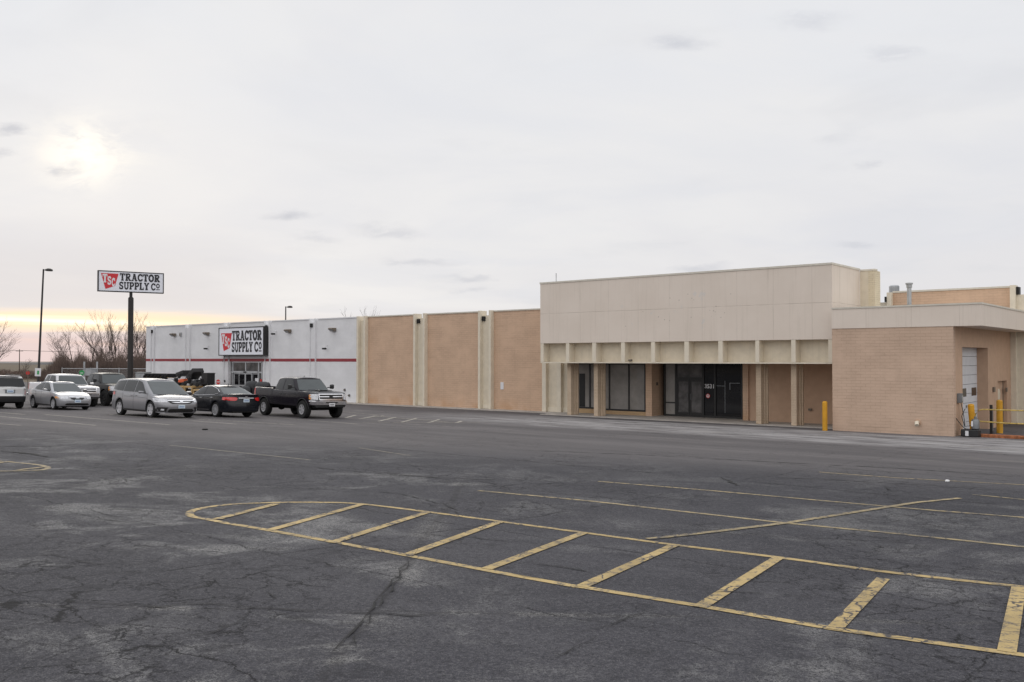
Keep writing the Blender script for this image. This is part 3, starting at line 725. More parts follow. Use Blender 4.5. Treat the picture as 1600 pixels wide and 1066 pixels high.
# canopy box
bf = -2.6; zb_, zm_, zt2 = 2.96, 4.0, 7.37
cl_, cr_ = 1.78, 18.11
def canopy_mat():
    m = bpy.data.materials.new('canopy_panels'); m.use_nodes = True; t = NT(m.node_tree); b = t.n['Principled BSDF']
    P = t.node('ShaderNodeTexCoord').outputs['Object']; s = t.node('ShaderNodeSeparateXYZ', i_0=P); x, y, z = s.outputs
    c = t.mix(t.ss(t.noise(P, .5, 5, .6), .3, .7), (.69, .605, .525), (.73, .645, .565))
    sq = t.ss(t.noise(t.scale3(P, 6, 6, .22), 1, 5, .65), .50, .78)
    c = t.mix(t.math('MULTIPLY', sq, .24), c, (.42, .37, .30))
    rs = t.math('MULTIPLY', t.ss(t.noise(t.scale3(P, 3.2, 3.2, .12), 1, 4, .6), .60, .74), t.ss(z, 6.2, 7.3))
    c = t.mix(t.math('MULTIPLY', rs, .45), c, (.36, .29, .22))
    xx = t.math('ADD', x, y)
    fr = t.math('ABSOLUTE', t.math('SUBTRACT', t.math('FRACT', t.math('DIVIDE', t.math('SUBTRACT', xx, bf + 2.67 - 1.8), 1.815)), .5))
    j = t.ss(fr, .4935, .498); jz = t.ss(t.math('ABSOLUTE', t.math('SUBTRACT', z, 5.63)), .02, .006)
    j = t.math('MAXIMUM', j, jz)
    c = t.mix(t.math('MULTIPLY', t.math('MULTIPLY', j, t.ss(t.noise(P, 1.4, 4), .3, .6, .15, 1)), .38), c, (.30, .26, .21))
    # ghost of the old sign: patched fixings and a few pale smears
    reg = t.math('MULTIPLY', t.math('MULTIPLY', t.ss(x, 5.5, 8), t.ss(x, 14.5, 12.5)), t.math('MULTIPLY', t.ss(z, 4.4, 4.8), t.ss(z, 6.7, 6.3)))
    dots = t.math('MULTIPLY', t.ss(t.vor(t.scale3(P, 1, 0, 1), 3.4), .13, .06), t.ss(t.noise(P, .8, 3), .42, .52))
    c = t.mix(t.math('MULTIPLY', t.math('MULTIPLY', dots, reg), .65), c, (.30, .26, .22))
    sm = t.math('MULTIPLY', t.ss(t.noise(P, 1.5, 5, .6), .60, .68), reg)
    c = t.mix(t.math('MULTIPLY', sm, .35), c, (.56, .57, .58))
    t.put(b.inputs['Base Color'], c); b.inputs['Roughness'].default_value = .75
    bn = t.node('ShaderNodeBump', i_Strength=.5, i_Distance=.01, i_Height=t.math('ADD', t.math('MULTIPLY', j, -1.), t.math('MULTIPLY', t.noise(P, 1.2, 3), .6))); t.put(b.inputs['Normal'], bn.outputs[0])
    return m
CM = canopy_mat()
MB().box(cl_, cr_, bf, .30, zm_, zt2 - .07).build('canopy_fascia', CM, vs_)
MB().box(cl_ - .03, cr_ + .03, bf - .03, .96, zt2 - .068, zt2 + .02).build('coping', 'coping', vs_)
MB().box(cl_ + .8, cr_, .302, .95, 5.0, zt2 - .07).build('canopy_fascia', CM, vs_)
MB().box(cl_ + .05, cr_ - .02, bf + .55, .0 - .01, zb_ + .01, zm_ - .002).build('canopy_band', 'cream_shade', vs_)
MB().box(cl_ + .0, cr_, bf + .02, .6, zb_ - .05, zb_ + .008).build('canopy_soffit', 'cream_paint', vs_)
for px0, px1 in ((843, 849), (884, 889), (925, 931), (970, 976), (1017, 1023), (1069, 1076), (1122, 1129), (1180, 1186), (1236, 1243), (1294, 1301)):
    MB().box(max(pa(px0, bf), cl_), min(pa(px1, bf), cr_), bf + .012, bf + .548, zb_ + .009, zm_ - .002).build('canopy_fin', 'cream_paint', vs_, bevel=.008)
# columns
for c in (pa(895, -1.75) - .05, pa(936, -1.75) - .02, pa(1189.5, -1.75), pa(1244.5, -1.75)):
    m = MB().box(c - .19, c + .07, -1.95, -1.62, .06, zb_ - .052).box(c - .15, c + .13, -1.619, -1.50, .06, zb_ - .052).box(c - .17, c + .19, -1.499, -1.36, .06, zb_ - .052)
    m.build('column', 'column_brick', vs_, bevel=.012)
# front wall below the canopy
def win(x0, x1, zs, mulls, mats, zt=2.88, b=.03):
    a0, a1 = pa(x0, b), pa(x1, b); ml = [pa(x, b) for x in mulls]
    m = MB(); m.box(a0, a1, b - .05, b + .05, zs, zs + .09); m.box(a0, a1, b - .05, b + .05, zt - .05, zt + .02)
    for x in [a0 + .03] + ml + [a1 - .03]: m.box(x - .035, x + .035, b - .052, b + .052, zs + .09, zt - .05)
    f = m.build('window', 'dark_frame', vs_)
    ed = [a0] + ml + [a1]
    for i, mm in enumerate(mats): MB().box(ed[i] + .036, ed[i + 1] - .036, b, b + .02, zs + .09, zt - .05).build('pane', mm, f)
w1a, w1b, w2a, w2b = 900.5, 939, 942, 1009
_, zs1 = PB(915, 638.5, 0); _, zs2 = PB(980, 642.5, 0)
win(w1a, w1b, zs1, [922], ['papered_glass', 'papered_glass']); win(w2a, w2b, zs2, [952.5, 983], ['papered_glass'] * 3)
MB().box(pa(905, .02), pa(914, .02), .012, .025, zs1 + .1, 2.3).build('window_board', 'black_box', vs_)
MB().box(q[4] + .4, pa(w1a), -.02, .3, .06, 2.97).build('pier', 'tan_brick', vs_)
MB().box(pa(w1a), pa(w1b), .0, .28, .06, zs1).build('low_wall', 'low_brick', vs_); MB().box(pa(w2a), pa(w2b), .0, .28, .06, zs2).build('low_wall', 'low_brick', vs_)
MB().box(pa(w1b), pa(w2a), -.02, .3, .06, 2.97).build('pier', 'tan_brick', vs_)
MB().box(pa(w2b), pa(1018.5), -.02, .76, .06, 2.97).build('pier', 'tan_brick', vs_)
MB().box(pa(w2b) - .02, pa(1018.5) - .004, .761, 1.2, .06, 2.97).build('pier', 'tan_stucco', vs_)
for a0, a1, b0, b1 in ((q[4] + .4, pa(w2b), .3, .4),): pass
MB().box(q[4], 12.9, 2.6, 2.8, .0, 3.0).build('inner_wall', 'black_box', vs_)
# wall notice lamp under the canopy band
a_, z_ = PB(984.5, 564.5, bf - .05); MB().lathe([(.0, -.06), (.09, -.05), (.12, .0), (.09, .06), (0, .07)], (a_, bf - .02, z_ + .04)).build('canopy_lamp', 'lamp_housing', vs_, smooth=True)
a_, z_ = PB(1028.5, 599.8, .3)
# glazed entrance, set back
gb = .80
def ga(x): return pa(x, gb)
e0, e1 = ga(1038), ga(1160.5)
fm = MB(); fm.box(e0, e1, gb - .05, gb + .05, 2.86, 2.95)
for x, wd in ((1039, .09), (1056.5, .11), (1099, .11), (1117.5, .10), (1159.5, .09)): fm.box(ga(x) - wd / 2, ga(x) + wd / 2, gb - .055, gb + .055, .06, 2.86)
fm.box(ga(1057), ga(1099), gb - .05, gb + .05, 2.03, 2.16)
fm.box(ga(1039), ga(1056), gb - .05, gb + .05, .75, .82); fm.box(ga(1039), ga(1160), gb - .052, gb + .052, .06, .16)
ent = fm.build('entrance_frame', 'dark_frame', vs_)
MB().box(ga(1040), ga(1056), gb, gb + .02, .16, 2.86).build('pane', 'papered_glass', ent)
MB().box(ga(1057.5), ga(1098), gb, gb + .02, 2.16, 2.86).build('pane', 'store_glass', ent)
MB().box(ga(1099.8), ga(1117), gb, gb + .02, .16, 2.86).build('pane', 'dark_glass', ent)
MB().box(ga(1118.3), ga(1159), gb, gb + .02, .16, 2.86).build('pane', 'dark_glass', ent)
for x0, x1 in ((1057.8, 1077.5), (1078, 1098.3)):
    a0, a1 = ga(x0), ga(x1); m = MB(); m.box(a0, a0 + .07, gb - .04, gb + .03, .17, 2.02); m.box(a1 - .07, a1, gb - .04, gb + .03, .17, 2.02); m.box(a0 + .07, a1 - .07, gb - .04, gb + .03, 1.93, 2.02); m.box(a0 + .07, a1 - .07, gb - .04, gb + .03, .17, .3)
    d = m.build('glass_door', 'dark_frame', vs_); MB().box(a0 + .07, a1 - .07, gb, gb + .015, .3, 1.93).build('pane', 'store_glass', d)
    hx = a1 - .1 if x0 < 1060 else a0 + .1
    MB().tube([(hx, gb - .04, .95), (hx, gb - .1, .97), (hx, gb - .1, 1.27), (hx, gb - .04, 1.29)], .012).build('handle', 'grey_metal', d)
ro = (math.pi / 2, 0, 0)
text_mesh('3531', .30, 'street_number', 'plain_white', vs_, ((ga(1102.5) + ga(1115)) / 2, gb - .012, PB(1107, 604, gb)[1]), ro, .003, .006)
a_, z_ = PB(1106.5, 618.8, gb); MB().lathe([(0, -.02), (.12, -.02), (.12, -.012), (0, -.012)], (a_, gb, z_), 'y', 24).build('door_sticker', 'traffic_red', vs_)
MB().lathe([(0, -.026), (.085, -.026), (.085, -.021), (0, -.021)], (a_, gb, z_), 'y', 20).build('door_sticker', 'plain_white', vs_)
MB().box(a_ - .05, a_ + .05, gb - .03, gb - .027, z_ - .02, z_ + .03).build('door_sticker', 'traffic_red', vs_)
# taped lines and a push bar seen in the right panes
a_, z_ = PB(1133, 600, gb); MB().box(a_ - .012, a_ + .012, gb - .02, gb - .012, .35, 2.0).build('door_edge', 'grey_metal', vs_)
MB().box(ga(1119.5), ga(1133), gb - .02, gb - .012, 1.72, 1.745).build('door_edge', 'grey_metal', vs_)
MB().box(ga(1140), ga(1141), gb - .02, gb - .012, 1.55, 1.9).build('door_edge', 'grey_metal', vs_); MB().box(ga(1141), ga(1156), gb - .02, gb - .012, 1.875, 1.9).build('door_edge', 'grey_metal', vs_)
MB().box(ga(1038), ga(1161), gb - .06, gb + .4, 2.951, 3.1).build('lintel', 'tan_stucco', vs_)
MB().box(pa(1160.5), pa(1169), -.02, 1.2, .06, 2.97).build('pier', 'tan_brick', vs_)
MB().box(pa(1169), 18.6, .08, .4, .06, 2.97).build('wall', 'tan_stucco', vs_)
a_, z_ = PB(1266.5, 640, .08); MB().box(a_ - .08, a_ + .08, -.02, .079, z_ - .05, z_ + .05).build('wall_socket', 'lamp_housing', vs_)
a_, z_ = PB(1028.5, 599.8, .5); MB().box(pa(1018.5) + .0, pa(1018.5) + .06, .42, .54, z_ - .08, z_ + .08).build('wall_lamp', 'lamp_housing', vs_)
MB().box(1.9, cr_, .31, 30, 5.1, 5.2).build('roof', 'roofing', vs_); MB().box(-15.9, 1.9, .36, 30, H - .9, H - .8).build('roof', 'roofing', vs_)
# parapet end block right of the canopy box
pr = pa(1368, .96)
MB().box(cr_ + .002, pr - .3, .96, 1.26, 4.9, 7.26).build('parapet_wall', 'cream_shade', vs_)
MB().box(pr - .3, pr, .955, 1.72, 4.9, 7.26).build('parapet_pier', 'cream_brick', vs_)
MB().box(cr_ + .03, pr + .02, .93, 1.3, 7.262, 7.34).build('coping', 'coping', vs_)

# loading bay wing
dl, dr_, db = 18.39, 23.24, -3.4
MB().box(dl, dr_, db, db + .3, -.05, 4.43).build('wall', 'dock_brick', vs_)
MB().box(dl, dl + .3, db + .302, .0, .0, 4.43).build('wall', 'dock_brick', vs_)
o0, o1 = PA(1504, 600, dr_)[0], PA(1544, 600, dr_)[0]; m0, m1 = PA(1559, 600, dr_)[0], PA(1573, 600, dr_)[0]; oz = 3.62
WB = 7.35
for b0, b1, z0, z1 in ((db + .302, o0, -.05, 4.43), (o0, o1, oz, 4.43), (o1, m0, -.05, 4.43), (m0, m1, 2.10, 4.43), (m1, WB, -.05, 4.43)):
    MB().box(dr_ - .6, dr_, b0, b1, z0, z1).build('wall', 'tan_stucco', vs_)
# sectional door
dd = MB(); n = 9; dz_ = (oz + .02) / n
for i in range(n): dd.box(dr_ - .50, dr_ - .45, o0 + .001, o1 - .001, .0 + i * dz_ + .008, (i + 1) * dz_ - .008)
rd = dd.build('overhead_door', 'dock_door', vs_, bevel=.006)
MB().box(dr_ - .54, dr_ - .505, o0, o1, 0, oz).build('door_seal', 'black_box', vs_)
for px in (1505.5, 1521.5):
    b_ = PA(px, 600, dr_ - .45)[0]; b_ = max(b_, o0 + .5)
    MB().box(dr_ - .449, dr_ - .44, b_ - .42, b_ + .42, 1.50, 1.86).build('door_window', 'dark_glass', rd, bevel=.05)
MB().box(dr_ - .448, dr_ - .42, .35, .5, 1.02, 1.12).build('handle', 'grey_metal', rd)
md_ = MB().box(dr_ - .22, dr_ - .16, m0, m1, .05, 2.10).build('steel_door', 'tan_stucco', vs_)
MB().lathe([(.0, 0), (.28, 0), (.28, .01), (0, .01)], (dr_ - .159, (m0 + m1) / 2, 1.45), 'x', 24).build('door_notice', 'cream_shade', md_)
MB().box(dr_ - .158, dr_ - .145, m1 - .12, m1 - .02, .05, 2.1).build('door_edge', 'lamp_housing', md_)
b_, z_ = PA(1551.5, 609, dr_); MB().box(dr_ + .001, dr_ + .08, b_ - .12, b_ + .12, z_ - .1, z_ + .12).build('wall_lamp', 'lamp_housing', vs_)
b_, z_ = PA(1571.5, 609, dr_); MB().box(dr_ + .001, dr_ + .06, b_ - .1, b_ + .1, z_ - .1, z_ + .1).build('wall_lamp', 'lamp_housing', vs_)
# flat canopy over the wing
cx1 = 24.28
MB().box(dl, cx1, db - .03, WB, 4.43, 5.27).build('wing_fascia', CM, vs_)
MB().box(dl - .0, cx1 + .03, db - .06, WB, 5.272, 5.34).build('coping', 'coping', vs_)
# main wall behind the wing
hb = 6.62
def wa(x): return pa(x, WB)
MB().box(wa(1396), wa(1581), WB, WB + .3, 0, hb).build('wall', 'tan_brick', vs_); MB().box(wa(1396), wa(1581) + .02, WB - .05, WB + .36, hb + .002, hb + .09).build('coping', 'coping', vs_)
MB().box(wa(1581), wa(1589.5), WB - .30, WB + .3, 0, hb + .1).build('pilaster', 'cream_paint', vs_)
MB().box(wa(1589.5) + .003, wa(1594.0), WB - .12, WB + .3, hb - .35, hb + .02).build('scupper', 'black_box', vs_)
MB().box(wa(1589.5) + .001, 45, WB - .05, WB + .3, 0, hb - .36).build('wall', 'cream_paint', vs_)
MB().box(wa(1389), wa(1396), WB - .30, WB + .3, 4, hb + .02).build('pilaster', 'cream_paint', vs_)
MB().box(wa(1374), wa(1389), WB - .05, WB + .3, 4, hb - .48).build('parapet_wall', 'cream_paint', vs_)
MB().box(wa(1374.3), wa(1376), WB - .35, WB - .052, hb - .48, hb - .1).build('scupper', 'black_box', vs_); MB().box(wa(1386), wa(1389), WB - .35, WB - .052, hb - .48, hb - .2).build('scupper', 'black_box', vs_)
MB().box(wa(1374), 45, WB + .36, 40, hb - .9, hb - .8).build('roof', 'roofing', vs_)
# roof hatch wedge behind the parapet
a0, a1, a2 = pa(1424, 16), pa(1482, 16), pa(1500, 16)
rh = bframe('roof_ridge', a0, 16, 0); rh = MB().prism([(a0, 16), (a2, 16), (a2, 19), (a0, 19)], 6.2, 7.35).build('rooftop_unit', 'grey_metal', None, bevel=.05)
for o_ in [x for x in bpy.data.objects if x.name.startswith('roof_ridge')]: bpy.data.objects.remove(o_)
rh.location = (O.x, O.y, 0); rh.rotation_euler = (0, 0, BROT); tag(rh, 'low grey metal unit on the flat roof behind the brick parapet', 'roof unit')
# vent pipe, round vent on the wing's roof
a_, z_ = PB(1420.5, 445, 2.5); vp = bframe('vent_pipe', a_, 2.5, 5.2); tag(vp, 'grey flue pipe with a collared cap rising from the loading bay roof', 'vent pipe')
MB().lathe([(.10, 0), (.10, z_ - 5.35)], n=16).build('pipe', 'galvanised', vp, smooth=True)
MB().lathe([(.10, z_ - 5.35), (.13, z_ - 5.33), (.13, z_ - 5.2), (.17, z_ - 5.18), (.17, z_ - 5.12), (.05, z_ - 5.1)], n=16).build('cap', 'galvanised', vp, smooth=True)
a_, z_ = PB(1397, 445.5, 10); rv = bframe('roof_vent', a_, 10, 5.6); tag(rv, 'squat round galvanised roof ventilator beside the cream parapet pier', 'roof vent')
MB().lathe([(.18, 0), (.18, z_ - 6.1), (.27, z_ - 6.05), (.27, z_ - 5.68), (.22, z_ - 5.62), (.0, z_ - 5.6)], n=20).build('hood', 'galvanised', rv, smooth=True)
a_, z_ = PB(869, 427, -1.5); an = bframe('antenna', a_, -1.5, zt2); MB().tube([(0, 0, 0), (0, 0, z_ - zt2)], .022).build('mast', 'galvanised', an); tag(an, 'short thin metal mast on top of the cream canopy box', 'antenna')
MB().box(-.06, .06, -.06, .06, 0, .03).build('base_plate', 'galvanised', an)

# ------------------------------------------------------------------ wall lamps, cameras
def wall_lamp():
    r = empty('wall_lamp')
    m = MB(); m.add([(x, y, z) for x in (-.23, .23) for y, z in ((-.02, .12), (-.38, .12), (-.42, .04), (-.20, -.14), (-.02, -.10))],
                    [(0, 1, 2, 3, 4), (9, 8, 7, 6, 5), (0, 5, 6, 1), (1, 6, 7, 2), (2, 7, 8, 3), (3, 8, 9, 4), (4, 9, 5, 0)])
    m.build('housing', 'lamp_housing', r, bevel=.012)
    MB().add([(-.19, -.40, .025), (.19, -.40, .025), (.19, -.235, -.118), (-.19, -.235, -.118)], [(0, 1, 2, 3)]).build('lens', 'galvanised', r)
    MB().box(-.1, .1, -.02, -.001, -.12, .12).build('back_plate', 'grey_metal', r)
    return r
wl0 = wall_lamp()
for i, (px, lab) in enumerate(((270, 'floodlight in the leftmost bay of the white wall'), (322, 'floodlight on the bay just left of the big shop sign'),
                   (449.5, 'floodlight on the first bay right of the big shop sign'), (519, 'floodlight nearest the brick wall on the white front'))):
    o = wl0 if i == 0 else copy_tree(wl0); a_, z_ = PB(px, 521.5 if i < 2 else 517.5, -.2); p = O + U * a_ + V * 0
    o.location = (p.x, p.y, 5.28); o.rotation_euler.z = BROT; tag(o, lab, 'wall light', 'floodlights along the white wall')
def camera_thing(px, py, lab, big=True):
    a_, z_ = PB(px, py, -.15); r = bframe('security_camera', a_, 0, z_)
    MB().tube([(.15, -.001, .25), (.15, -.16, .22), (.12, -.2, .08)], .025).build('bracket', 'white_paint', r)
    MB().lathe([(.0, -.34), (.065, -.33), (.07, 0), (0, .01)], (0.1, -.12, 0), 'y', 12).build('body', 'black_plastic', r, smooth=True)
    tag(r, lab, 'camera', 'cameras on the white wall')
camera_thing(427.6, 522, 'dark camera on a bracket just right of the big shop sign')
camera_thing(322.5, 545, 'small camera low on the bay left of the big shop sign')
camera_thing(507.5, 545, 'small camera halfway up the bay next to the brick wall')
a_, z_ = PB(283, 523, 0); r = bframe('vent_box', a_, 0, z_); MB().box(-.12, .12, -.12, -.001, -.18, .18).build('box', 'galvanised', r, bevel=.02); MB().box(-.09, .09, -.125, -.121, -.12, .10).build('louvre', 'lamp_housing', r); tag(r, 'small grey box high on the leftmost white bay', 'wall box')
for px, py, lab in ((539, 609.5, 'small dark hose tap on the white wall, the higher of two'), (546, 618, 'small dark outlet low on the white wall near the brick')):
    a_, z_ = PB(px, py, 0); r = bframe('wall_tap', a_, 0, z_); MB().box(-.09, .09, -.03, -.001, -.1, .1).build('plate', 'grey_metal', r, bevel=.01); MB().lathe([(.0, -.12), (.05, -.12), (.05, -.03), (0, -.03)], (0, 0, 0), 'y', 12).build('spout', 'lamp_housing', r); tag(r, lab, 'wall tap')
# wall drain on the dock brick
a_, z_ = PB(1434, 663, db); r = bframe('wall_drain', a_, db, z_); m = MB(); m.tube([(0, -.001, .08), (0, -.16, .07), (.03, -.24, -.03)], [.07, .08, .085], 12); m.build('spout', 'cream_paint', r, smooth=True); MB().lathe([(0, -.02), (.13, -.02), (.13, -.001), (0, -.001)], (0, 0, .07), 'y', 14).build('flange', 'tan_stucco', r); tag(r, 'stubby cream drain spout low on the loading bay brick wall', 'drain spout')

# ------------------------------------------------------------------ bollards, railing, pump, kerb
def bollard(x, y, h, r, lab, lean=(0, 0)):
    o = empty('bollard', (x, y, zg(x, y) - .02)); o.rotation_euler = (lean[0], lean[1], 0)
    MB().lathe([(r, 0), (r, h - .06)], n=20).build('post', 'safety_yellow', o, smooth=True); MB().lathe([(r, h - .06), (r * .85, h - .02), (r * .4, h), (0, h + .005)], n=20).build('cap', 'safety_yellow', o, smooth=True)
    tag(o, lab, 'bollard', 'yellow bollards by the loading wing')
p = G(1289, 673); bollard(p.x, p.y, 1.28, .105, 'upright yellow bollard at the left corner of the loading bay brick wall')
p = W(23.75, -2.55); bollard(p.x, p.y, 1.32, .12, 'leaning yellow bollard under the grey switch box', (R(3), R(-6)))
p = W(24.12, .25); bollard(p.x, p.y, 1.42, .125, 'thick yellow bollard behind the pipe railing')
kb = MB().box(23.95, 28.5, -3.0, -2.65, -.05, .16).build('kerb', 'rust_kerb', bevel=.03); kb.location = (O.x, O.y, 0); kb.rotation_euler = (0, 0, BROT); tag(kb, 'low kerb of rusty worn yellow paint under the pipe railing', 'kerb')
# railing along the ramp: runs out of the picture on the right
rl = bframe('pipe_railing', 23.85, -2.85, .1); tag(rl, 'rusty yellow pipe railing on the kerb beside the loading door', 'railing')
MB().tube([(0, 0, 0), (.0, 0, .62), (.05, 0, .85), (.17, 0, .99), (.32, 0, 1.03), (4.2, 0, 1.03)], .026, 10).build('top_rail', 'worn_yellow', rl, smooth=True)
MB().tube([(.02, 0, .56), (1.2, 0, .52), (4.2, 0, .53)], .026, 10).build('mid_rail', 'worn_yellow', rl, smooth=True)
for x in (1.78, 3.6): MB().tube([(x, 0, .0), (x, 0, 1.0)], .022, 8).build('post', 'worn_yellow', rl, smooth=True)
p = W(23.98, -.6); pt = empty('door_track_post', (p.x, p.y, 0), BROT); MB().box(-.05, .05, -.07, .07, 0, 1.22).build('post', 'pole_dark', pt, bevel=.01); MB().box(.051, .07, -.05, .05, .15, 1.1).build('edge_strip', 'grey_metal', pt); tag(pt, 'dark steel guard post between the railing and the loading door', 'post')
# switch box with cable
b_, z_ = PA(1496.5, 622, dr_); sb = bframe('switch_box', dr_, b_, z_); tag(sb, 'small grey electrical box on the corner wall above the leaning bollard', 'electrical box')
MB().box(.001, .16, -.16, .16, -.19, .19).build('box', 'grey_metal', sb, bevel=.015); MB().box(.161, .18, -.10, .10, -.12, .10).build('door', 'galvanised', sb, bevel=.01)
MB().tube([(.1, .05, -.17), (.14, .12, -.45), (.2, .1, -.8), (.24, .05, -1.15)], .014, 6).build('cable', 'hose', sb)
# pump on a dark base, with hoses
p = W(23.85, -3.05); pu = empty('pump', (p.x, p.y, zg(p.x, p.y)), BROT); tag(pu, 'dark pump unit with grey head and hoses at the foot of the leaning bollard', 'pump')
MB().prism([(-.42, -.22), (.22, -.22), (.28, .0), (.22, .25), (-.35, .25)], 0, .30).build('base', 'black_plastic', pu, bevel=.04)
MB().lathe([(.10, .30), (.15, .33), (.15, .62), (.12, .70), (.05, .72), (.05, .80), (0, .80)], (.08, 0, 0), n=16).build('motor', 'grey_metal', pu, smooth=True)
MB().box(-.04, .03, -.17, -.12, .42, .62).build('gauge', 'plain_white', pu, bevel=.01); MB().box(-.24, -.12, -.235, -.221, .04, .24).build('plate', 'plain_white', pu, bevel=.01)
MB().tube([(-.9, -.05, .0), (-.93, -.05, .35), (-.90, -.05, .66), (-.75, -.05, .78), (-.6, -.05, .70), (-.40, -.05, .42), (-.2, -.05, .25), (0, -.05, .3)], .016, 6).build('hose', 'hose', pu, smooth=True)
MB().tube([(-.3, .05, 1.1), (-.42, .0, .8), (-.3, -.05, .4), (-.05, -.05, .45), (.1, -.1, .62)], .014, 6).build('hose', 'hose', pu, smooth=True)

# ------------------------------------------------------------------ pylon sign, lamp posts
YL, YR = 72.0, 74.7
pA = AT(153, 422.2, YL); pB = AT(256.1, 427.2, YR)
wS = math.hypot(pB.x - pA.x, pB.y - pA.y); ang = math.atan2(pB.y - pA.y, pB.x - pA.x); zTop = (pA.z + pB.z) / 2; hS = 1.68
py_ = empty('pylon_sign', (pA.x, pA.y, 0), ang); tag(py_, 'tall pole sign with long white face, red shield logo and black lettering', 'pole sign')
sign_face(py_, wS, hS, 0, zTop - hS, 0)
MB().box(0, wS, .101, .35, zTop - hS, zTop).build('sign_box', 'dark_frame', py_)
z0 = zTop - hS; logo(py_, wS * .045, wS * .305, z0 + hS * .87, z0 + hS * .12, z0 + hS * .28, 0)
lm = MB(); pl = lambda u, v, d: (u, -.014 - d, v)
fit(lm, 'TRACTOR', wS * .325, wS * .935, z0 + hS * .55, hS * .35, pl); fit(lm, 'SUPPLY', wS * .315, wS * .77, z0 + hS * .14, hS * .35, pl); fit(lm, 'C', wS * .80, wS * .87, z0 + hS * .14, hS * .34, pl)
fit(lm, 'O', wS * .88, wS * .935, z0 + hS * .25, hS * .22, pl); lm.add([pl(wS * .88, z0 + hS * .16, .006), pl(wS * .935, z0 + hS * .16, .006), pl(wS * .935, z0 + hS * .20, .006), pl(wS * .88, z0 + hS * .20, .006)], [(0, 1, 2, 3)])
lm.build('lettering', 'lettering_black', py_)
xp = wS * .50
MB().lathe([(.22, 0), (.21, z0 - .45), (.12, z0 - .35), (.12, z0)], (xp, .17, 0), n=20).build('pole', 'pole_dark', py_, smooth=True)
MB().box(xp - .35, xp + .35, -.18, .52, .0, .12).build('base', 'concrete', py_)

def lamp_post(px, py, Y, lab, lean=0., sign=False, head=1):
    p = AT(px, py, Y); o = empty('lamp_post', (p.x - lean * p.z, p.y, 0)); o.rotation_euler = (0, lean, 0); h = p.z
    MB().lathe([(.30, 0), (.30, .75), (.13, .80), (.115, .9), (.075, h)], n=14).build('pole', 'pole_dark', o, smooth=True)
    MB().tube([(0, 0, h - .1), (.25 * head, 0, h - .06)], .04).build('arm', 'pole_dark', o)
    m = MB(); m.lathe([(0, -.02), (.30, -.02), (.36, .02), (.33, .16), (.18, .24), (0, .25)], (0.55 * head, 0, h - .16), n=16); m.build('lamp_head', 'pole_dark', o, smooth=True)
    if sign: MB().box(-.28, .30, -.16, -.13, 1.45, 2.25).build('notice_board', 'plain_white', o); MB().box(-.06, .14, -.168, -.161, 1.62, 2.0).build('notice_symbol', 'green_sign', o)
    tag(o, lab, 'lamp post'); return o
lamp_post(68, 420.5, 90, 'tall dark lamp post with a white notice board, left of the pole sign', .037, True)
lamp_post(446.5, 479, 120, 'distant lamp post showing above the white store roof')

# ------------------------------------------------------------------ chain-link fence
def fence(x0, x1, Y0, Y1, ztop):
    p0 = AT(x0, 577, Y0); p1 = AT(x1, 577, Y1); L = math.hypot(p1.x - p0.x, p1.y - p0.y)
    f = empty('chain_link_fence', (p0.x, p0.y, 0), math.atan2(p1.y - p0.y, p1.x - p0.x))
    mesh = MB(); k = .16
    n = int(L / k)
    H_ = ztop
    for i in range(-int(H_ / k), n):
        for s in (1, -1):
            # diagonal wires
            xA = i * k if s > 0 else i * k + H_; xB = xA + s * H_
            zA, zB = .05, H_ + .05
            a, b = xA, xB
            if min(a, b) < 0 or max(a, b) > L: continue
            mesh.add([(a - .009, 0, zA), (a + .009, 0, zA), (b + .009, 0, zB), (b - .009, 0, zB)], [(0, 1, 2, 3)])
    mesh.build('wire_mesh', 'galvanised', f)
    np = max(2, int(L / 2.6))
    for i in range(np + 1):
        MB().lathe([(.04, 0), (.04, H_ + .1), (0, H_ + .14)], (L * i / np, 0, 0), n=8).build('post', 'galvanised', f)
    MB().tube([(0, 0, H_ + .05), (L, 0, H_ + .05)], .028).build('top_rail', 'galvanised', f)
    return f
f = fence(97, 232, 86, 83, 2.2); tag(f, 'grey chain-link fence running out from the left end of the white store', 'fence')
p0 = AT(134, 577, 85.3); gt = empty('fence_gate', (p0.x, p0.y - .3, 0)); tag(gt, 'taller pair of grey gate posts in the chain-link fence', 'gate')
for x in (0, 1.2): MB().box(x - .06, x + .06, -.06, .06, 0, 2.9).build('post', 'galvanised', gt)
MB().box(.061, 1.139, -.03, .03, 1.6, 2.3).build('gate_panel', 'galvanised', gt)
p0 = AT(224, 577, 81); sh = empty('storage_box', (p0.x, p0.y, 0)); MB().box(-.55, .5, -.4, .4, 0, 1.9).build('body', 'galvanised', sh, bevel=.03); MB().box(-.6, .55, -.45, .45, 1.902, 1.98).build('lid', 'grey_metal', sh); tag(sh, 'grey storage box at the left corner of the white store by the fence', 'storage box')

